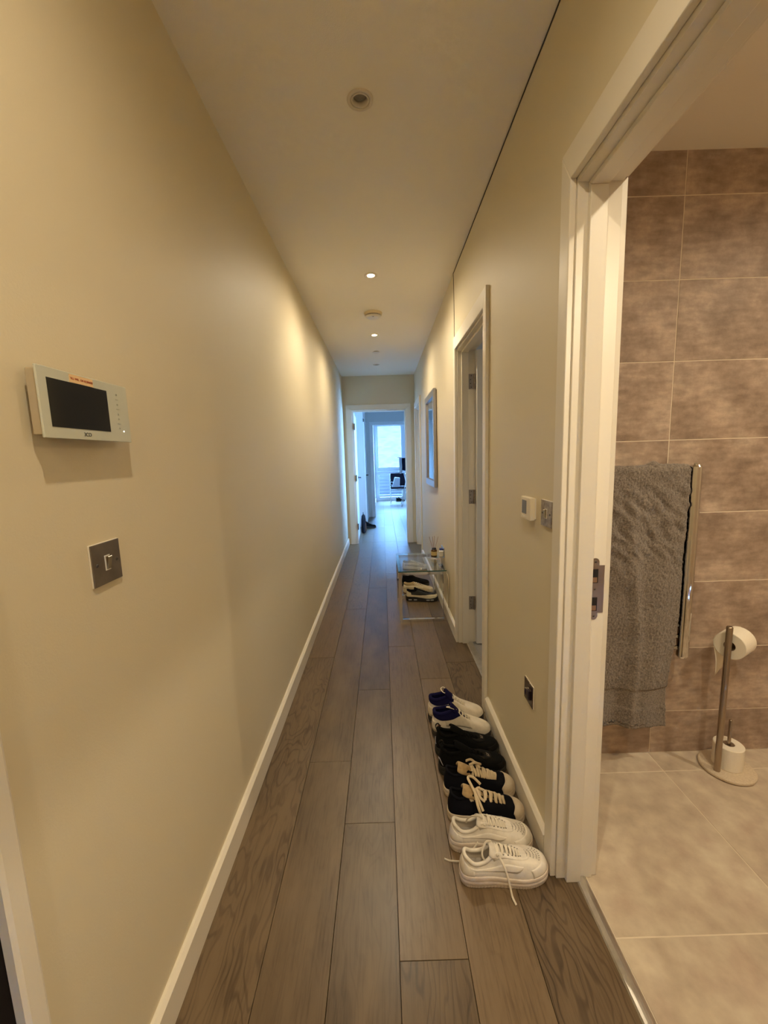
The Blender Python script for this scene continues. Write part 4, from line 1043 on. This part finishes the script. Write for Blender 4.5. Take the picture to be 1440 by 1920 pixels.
# --- white high-cut sneakers with navy collars
HI_TOP = [(.03, 0, .134), (.05, .062, .134), (.14, .092, .132), (.27, .082, .140), (.385, .054, .146), (.47, .040, .118), (.55, .034, .098), (.61, .022, .084), (.63, .007, .080),
          (.63, -.007, .080), (.61, -.022, .084), (.55, -.034, .098), (.47, -.040, .118), (.385, -.054, .146), (.27, -.082, .140), (.14, -.092, .132), (.05, -.062, .134)]
NAVY = fab('navy_padded_lining', (.010, .009, .052))
HM = dict(upper=lea('white_leather_high', (.78, .72, .62), .35), lining=NAVY, insole=NAVY, collar=NAVY, midsole=lea('black_white_midsole', (.035, .03, .028), .5), outsole=lea('clear_outsole', (.10, .09, .10), .5), tongue=NAVY,
          lace=fab('cream_lace', (.74, .68, .55)), eyelet=lea('eyelet_white', (.6, .55, .45)), wing=lea('side_panel_white', (.72, .66, .55), .45), dark=mat('figure_print', (.16, .06, .04), .6))
def loop(t, sh, M):
    bm = bmesh.new(); tube(bm, smooth_poly([(.105, -.02*sh.m, .150), (.085, -.03*sh.m, .165), (.070, -.02*sh.m, .162), (.082, 0, .152), (.11, .0, .146)], 6), .0032, 8, .4, up=(0, 0, 1)); link('lace_end', bm, M['lace'], t, smooth=True)
HIP = dict(name='high_top_sneaker', L=.290, top=HI_TOP, zh=.036, zt=.027, tb=.040, so=.010, flare=.003, m=HM, bead=.0085,
           tongue=dict(x0=.60, z0=.072, x1=.33, z1=.172, w0=.04, w1=.110, arch=.001, drop=.012, th=.011, curl=-.006),
           laces=dict(n=6, w=.0055, flat=.5, slant=.6, arch=.003),
           extra=[panel(12.2, 14.6, .30, .80, .0014, 'wing', 'side_panel'), panel(2.4, 4.8, .30, .80, .0014, 'wing', 'side_panel'), panel(-1.6, 1.6, .05, .55, .0016, 'wing', 'heel_counter'),
                  panel(15.1, 15.5, .24, .40, .0018, 'dark', 'heel_emblem', 4, 3), panel(-4.2, 4.2, lambda s: .74-.10*math.sin(3*PI*s), .995, .0045, 'collar', 'ankle_padding', 40), loop])
g4 = 'white high sneakers with navy collars'
build_shoe('white sneaker with navy padded collar, nearer one of the pair touching the black trainers', HIP, .210, 1.850, math.radians(-1), False, g4)
build_shoe('white sneaker with navy padded collar at the far end of the row', HIP, .204, 1.966, math.radians(1), True, g4)
# --- shoes under and beyond the glass table
T2 = dict(upper=lea('cream_runner', (.70, .62, .46), .5), lining=BLK, insole=BLK, collar=BLK, midsole=lea('black_runner_sole', (.015, .015, .015), .4), outsole=lea('black_tread', (.02, .02, .02), .5), tongue=BLK,
          lace=fab('black_lace', (.02, .02, .02)), top=lea('black_runner_top', (.012, .012, .012), .5), unit=mat('air_unit', (.35, .35, .36), .2))
RUN = dict(name='running_shoe', L=.300, top=CV_TOP, zh=.044, zt=.030, tb=.034, so=.008, flare=.004, m=T2, bead=.007, spring=.012,
           tongue=dict(x0=.62, z0=.060, x1=.26, z1=.130, w0=.04, w1=.085, arch=.004, drop=.012, th=.008),
           laces=dict(n=6, w=.0065, flat=.4, slant=.7, arch=.004),
           extra=[panel(9.6, 14.9, lambda s: .40+.10*math.sin(2*PI*s), .985, .0018, 'top', 'black_upper_panel'), panel(2.1, 7.4, .42, .985, .0018, 'top', 'black_upper_panel'), panel(7.4, 9.6, .34, .985, .0018, 'top', 'black_upper_panel', 10)])
def air_units(t, sh, M):
    for idx in (15.2, 14.3, 12.2, 11.4):
        c = sh.P(U(idx), 0); bm = bmesh.new(); bx(bm, c.x-.016, c.x+.016, c.y-.006*sh.m*1-.002, c.y+.006, .012, .023); link('air_cushion', bm, M['unit'], t, bevel=.003)
RUN['extra'] = RUN['extra']+[air_units]
build_shoe('black and cream running shoe in front under the glass table', RUN, .196, 3.765, math.radians(-4), False, 'shoes by the glass table')
T3 = dict(WM, upper=lea('sand_runner', (.62, .50, .32), .6), panel=lea('sand_panel', (.70, .62, .46), .6), midsole=lea('sand_sole', (.66, .56, .38), .5), outsole=lea('rust_outsole', (.34, .17, .09), .5), lace=fab('sand_lace', (.62, .52, .36)), tongue=fab('sand_tongue', (.42, .30, .15)), collar=fab('sand_collar', (.50, .38, .20)), lining=fab('sand_lining', (.36, .25, .12)))
SND = dict(AF, name='running_shoe', L=.300, top=CV_TOP, zh=.040, m=T3, NS=120, ribs=0,
           extra=[swoosh('panel'), panel(6.0, 11, .02, .36, .0014, 'panel', 'toe_overlay'), panel(-1.6, 1.6, .03, .7, .0018, 'panel', 'heel_counter'), panel(9, 13, .78, .99, .0018, 'panel', 'eyestay'), panel(4, 8, .78, .99, .0018, 'panel', 'eyestay')])
build_shoe('sand coloured running shoe behind the black and cream one under the table', SND, .180, 3.985, math.radians(-5), False, 'shoes by the glass table')
BK3 = dict(BKP); BK3['extra'] = [panel(6, 11, .02, .30, .0012, 'strap', 'toe_bumper', 30), panel(9, 13, .7, .99, .0016, 'strap', 'eyestay')]
build_shoe('black shoe just beyond the sand coloured one behind the table', BK3, .175, 4.215, math.radians(-3), True, 'shoes by the glass table')
T4 = dict(T3, upper=lea('grey_runner', (.42, .41, .42), .6), panel=lea('grey_panel', (.62, .60, .60), .5), midsole=lea('pale_sole', (.62, .60, .56), .5), outsole=lea('grey_outsole', (.3, .3, .3), .6), lace=fab('grey_lace', (.50, .49, .50)), collar=fab('grey_collar', (.30, .30, .32)), lining=fab('grey_lining', (.25, .25, .27)), tongue=fab('grey_tongue', (.35, .35, .37)))
GRY = dict(SND, m=T4)
build_shoe('grey running shoe standing farther on, seen through the table glass', GRY, .215, 4.86, math.radians(-4), False, 'shoes by the glass table')

# ------------------------------------------------------------------ far room things
# black low shoe against the passage wall corner, dark bag behind the open leaf
T5 = dict(KM)
SM = dict(BKP, name='black_shoe', L=.27); SM['extra'] = []
build_shoe('black shoe sticking out by the passage wall beyond the end doorway', SM, -.43, 7.845, math.radians(4), False, 'black shoes in the far rooms')
t = thing('rucksack', 'dark rucksack leaning against the passage wall behind the open leaf', 'bag', (-.378, 7.40, 0))
bm = bmesh.new()
for i in range(9):
    pass
lathe(bm, [(0, 0), (.060, 0), (.078, .02), (.085, .12), (.080, .24), (.062, .31), (.030, .335), (0, .34)], n=28)
for v in bm.verts: v.co.y *= 1.7; v.co.x *= .5; v.co += Vector((.005*noise.noise(v.co*14), .006*noise.noise(v.co*11+Vector((3, 0, 0))), 0))
link('bag_body', bm, fab('rucksack_black', (.014, .012, .014)), t, smooth=True)
bm = bmesh.new(); lathe(bm, [(0, .03), (.05, .03), (.058, .05), (.056, .16), (.04, .18), (0, .185)], n=24)
for v in bm.verts: v.co.y = v.co.y*1.5; v.co.x = v.co.x*.4+.028
link('front_pocket', bm, fab('rucksack_brown', (.10, .045, .025)), t, smooth=True)
bm = bmesh.new(); tube(bm, smooth_poly([(0, -.03, .33), (0, -.02, .37), (0, .02, .37), (0, .03, .33)], 6), .006, 8); link('grab_handle', bm, BLACK, t, smooth=True)
# dining chair near the window
def dining_chair():
    t = thing('dining_chair', 'black padded chair with thin chrome legs in front of the far window', 'chair', (.46, 11.98, 0))
    def legs(x):
        bm = bmesh.new(); tube(bm, smooth_poly([(x, -.245, .011), (x, -.225, .20), (x, -.205, .43), (x, -.16, .44), (x, .10, .435), (x, .19, .44), (x, .215, .55), (x, .235, .86)], 5), .011, 10); link('leg', bm, CHROME, t, smooth=True)
        bm = bmesh.new(); tube(bm, [(x, .10, .435), (x, .19, .20), (x, .235, .011)], .011, 10); link('leg', bm, CHROME, t, smooth=True)
    legs(-.235); legs(.235)
    for y, z in ((-.215, .405), (-.205, .43), (.205, .45)):
        bm = bmesh.new(); cyl(bm, (-.235, y, z), (.235, y, z), .010, n=10); link('cross_bar', bm, CHROME, t, smooth=True)
    link('seat', box(-.222, .222, -.20, .20, .436, .480), fab('black_seat_fabric', (.016, .014, .022)), t, bevel=.012)
    link('backrest', box(-.222, .222, .195, .222, .500, .875), fab('black_back_fabric', (.016, .014, .022)), t, bevel=.008)
dining_chair()
t = thing('tote_bag', 'white bag standing on the black chair seat', 'bag', (.405, 11.92, .482))
bm = bmesh.new(); extrude_poly(bm, [(-.14, 0), (.09, 0), (.105, .27), (-.045, .29), (-.10, .12)], 1, -.05, .05)
for v in bm.verts: v.co.y += .02*noise.noise(v.co*9)
link('bag_body', bm, fab('white_canvas_bag', (.72, .74, .78)), t, bevel=.012)
bm = bmesh.new(); tube(bm, smooth_poly([(-.10, -.02, .02), (-.17, -.03, .09), (-.165, -.03, .15), (-.09, -.02, .14)], 6), .010, 8); link('strap', bm, fab('bag_strap', (.6, .62, .66)), t, smooth=True)
# clothes airer
WR = mat('white_coated_wire', (.80, .82, .86), .3)
t = thing('clothes_airer', 'white wire clothes airer with crossed legs in front of the chair', 'clothes airer', (.66, 11.25, 0))
for y in (-.26, .26):
    for s in (-1, 1):
        bm = bmesh.new(); tube(bm, [(-.15*s, y, .008), (-.03*s, y, .52), (.14*s, y, 1.32)], .008, 8); link('leg', bm, WR, t, smooth=True)
for x, z in ((-.24, 1.36), (-.14, 1.34), (-.04, 1.335), (.06, 1.335), (.16, 1.34), (.26, 1.36)):
    bm = bmesh.new(); cyl(bm, (x, -.30, z), (x, .30, z), .004, n=8); link('rail', bm, WR, t, smooth=True)
for y in (-.30, .30):
    bm = bmesh.new(); tube(bm, [(-.24, y, 1.36), (-.14, y, 1.34), (.16, y, 1.34), (.26, y, 1.36)], .007, 8); link('side_rail', bm, WR, t, smooth=True)
for z in (.10, .70):
    bm = bmesh.new(); cyl(bm, (-.13 if z < .5 else -.0, -.26, z if z < .5 else .62), (-.13 if z < .5 else -.0, .26, z if z < .5 else .62), .006, n=8); link('spreader', bm, WR, t, smooth=True)
def garment(label, name, m, x0, x1, y, z0, z1):
    t = thing(name, label, 'laundry', (x0, y, z0))
    vs = []; fs = []; nx, nz = 20, 24
    for i in range(nz+1):
        for j in range(nx+1):
            g = j/nx; f = i/nz; vs.append(((x1-x0)*g+.012*math.sin(f*5)*(1-f), .014*math.sin(g*12+f*2)*(1-f*.6)+.01*noise.noise(Vector((g*4, f*4, x0*9))), (z1-z0)*f-.02*math.sin(g*5)*(1-f)))
    for i in range(nz):
        for j in range(nx): a = i*(nx+1)+j; fs.append((a, a+1, a+nx+2, a+nx+1))
    o = raw('cloth', vs, fs, m, t); q = o.modifiers.new('thick', 'SOLIDIFY'); q.thickness = .006
garment('black garment hanging from the clothes airer', 'hanging_garment', fab('black_laundry', (.012, .012, .03)), .535, .80, 10.93, 1.01, 1.33)
garment('white cloth hanging from the clothes airer beside the black garment', 'hanging_cloth', fab('white_laundry', (.75, .78, .82)), .462, .545, 10.98, .93, 1.345)
SM2 = dict(SM, L=.26)
build_shoe('black shoe on the left of the two by the far window', SM2, .40, 12.36, math.radians(2), False, 'black shoes in the far rooms')
build_shoe('black shoe on the right of the two by the far window, under the chair', SM2, .70, 12.40, math.radians(5), False, 'black shoes in the far rooms')
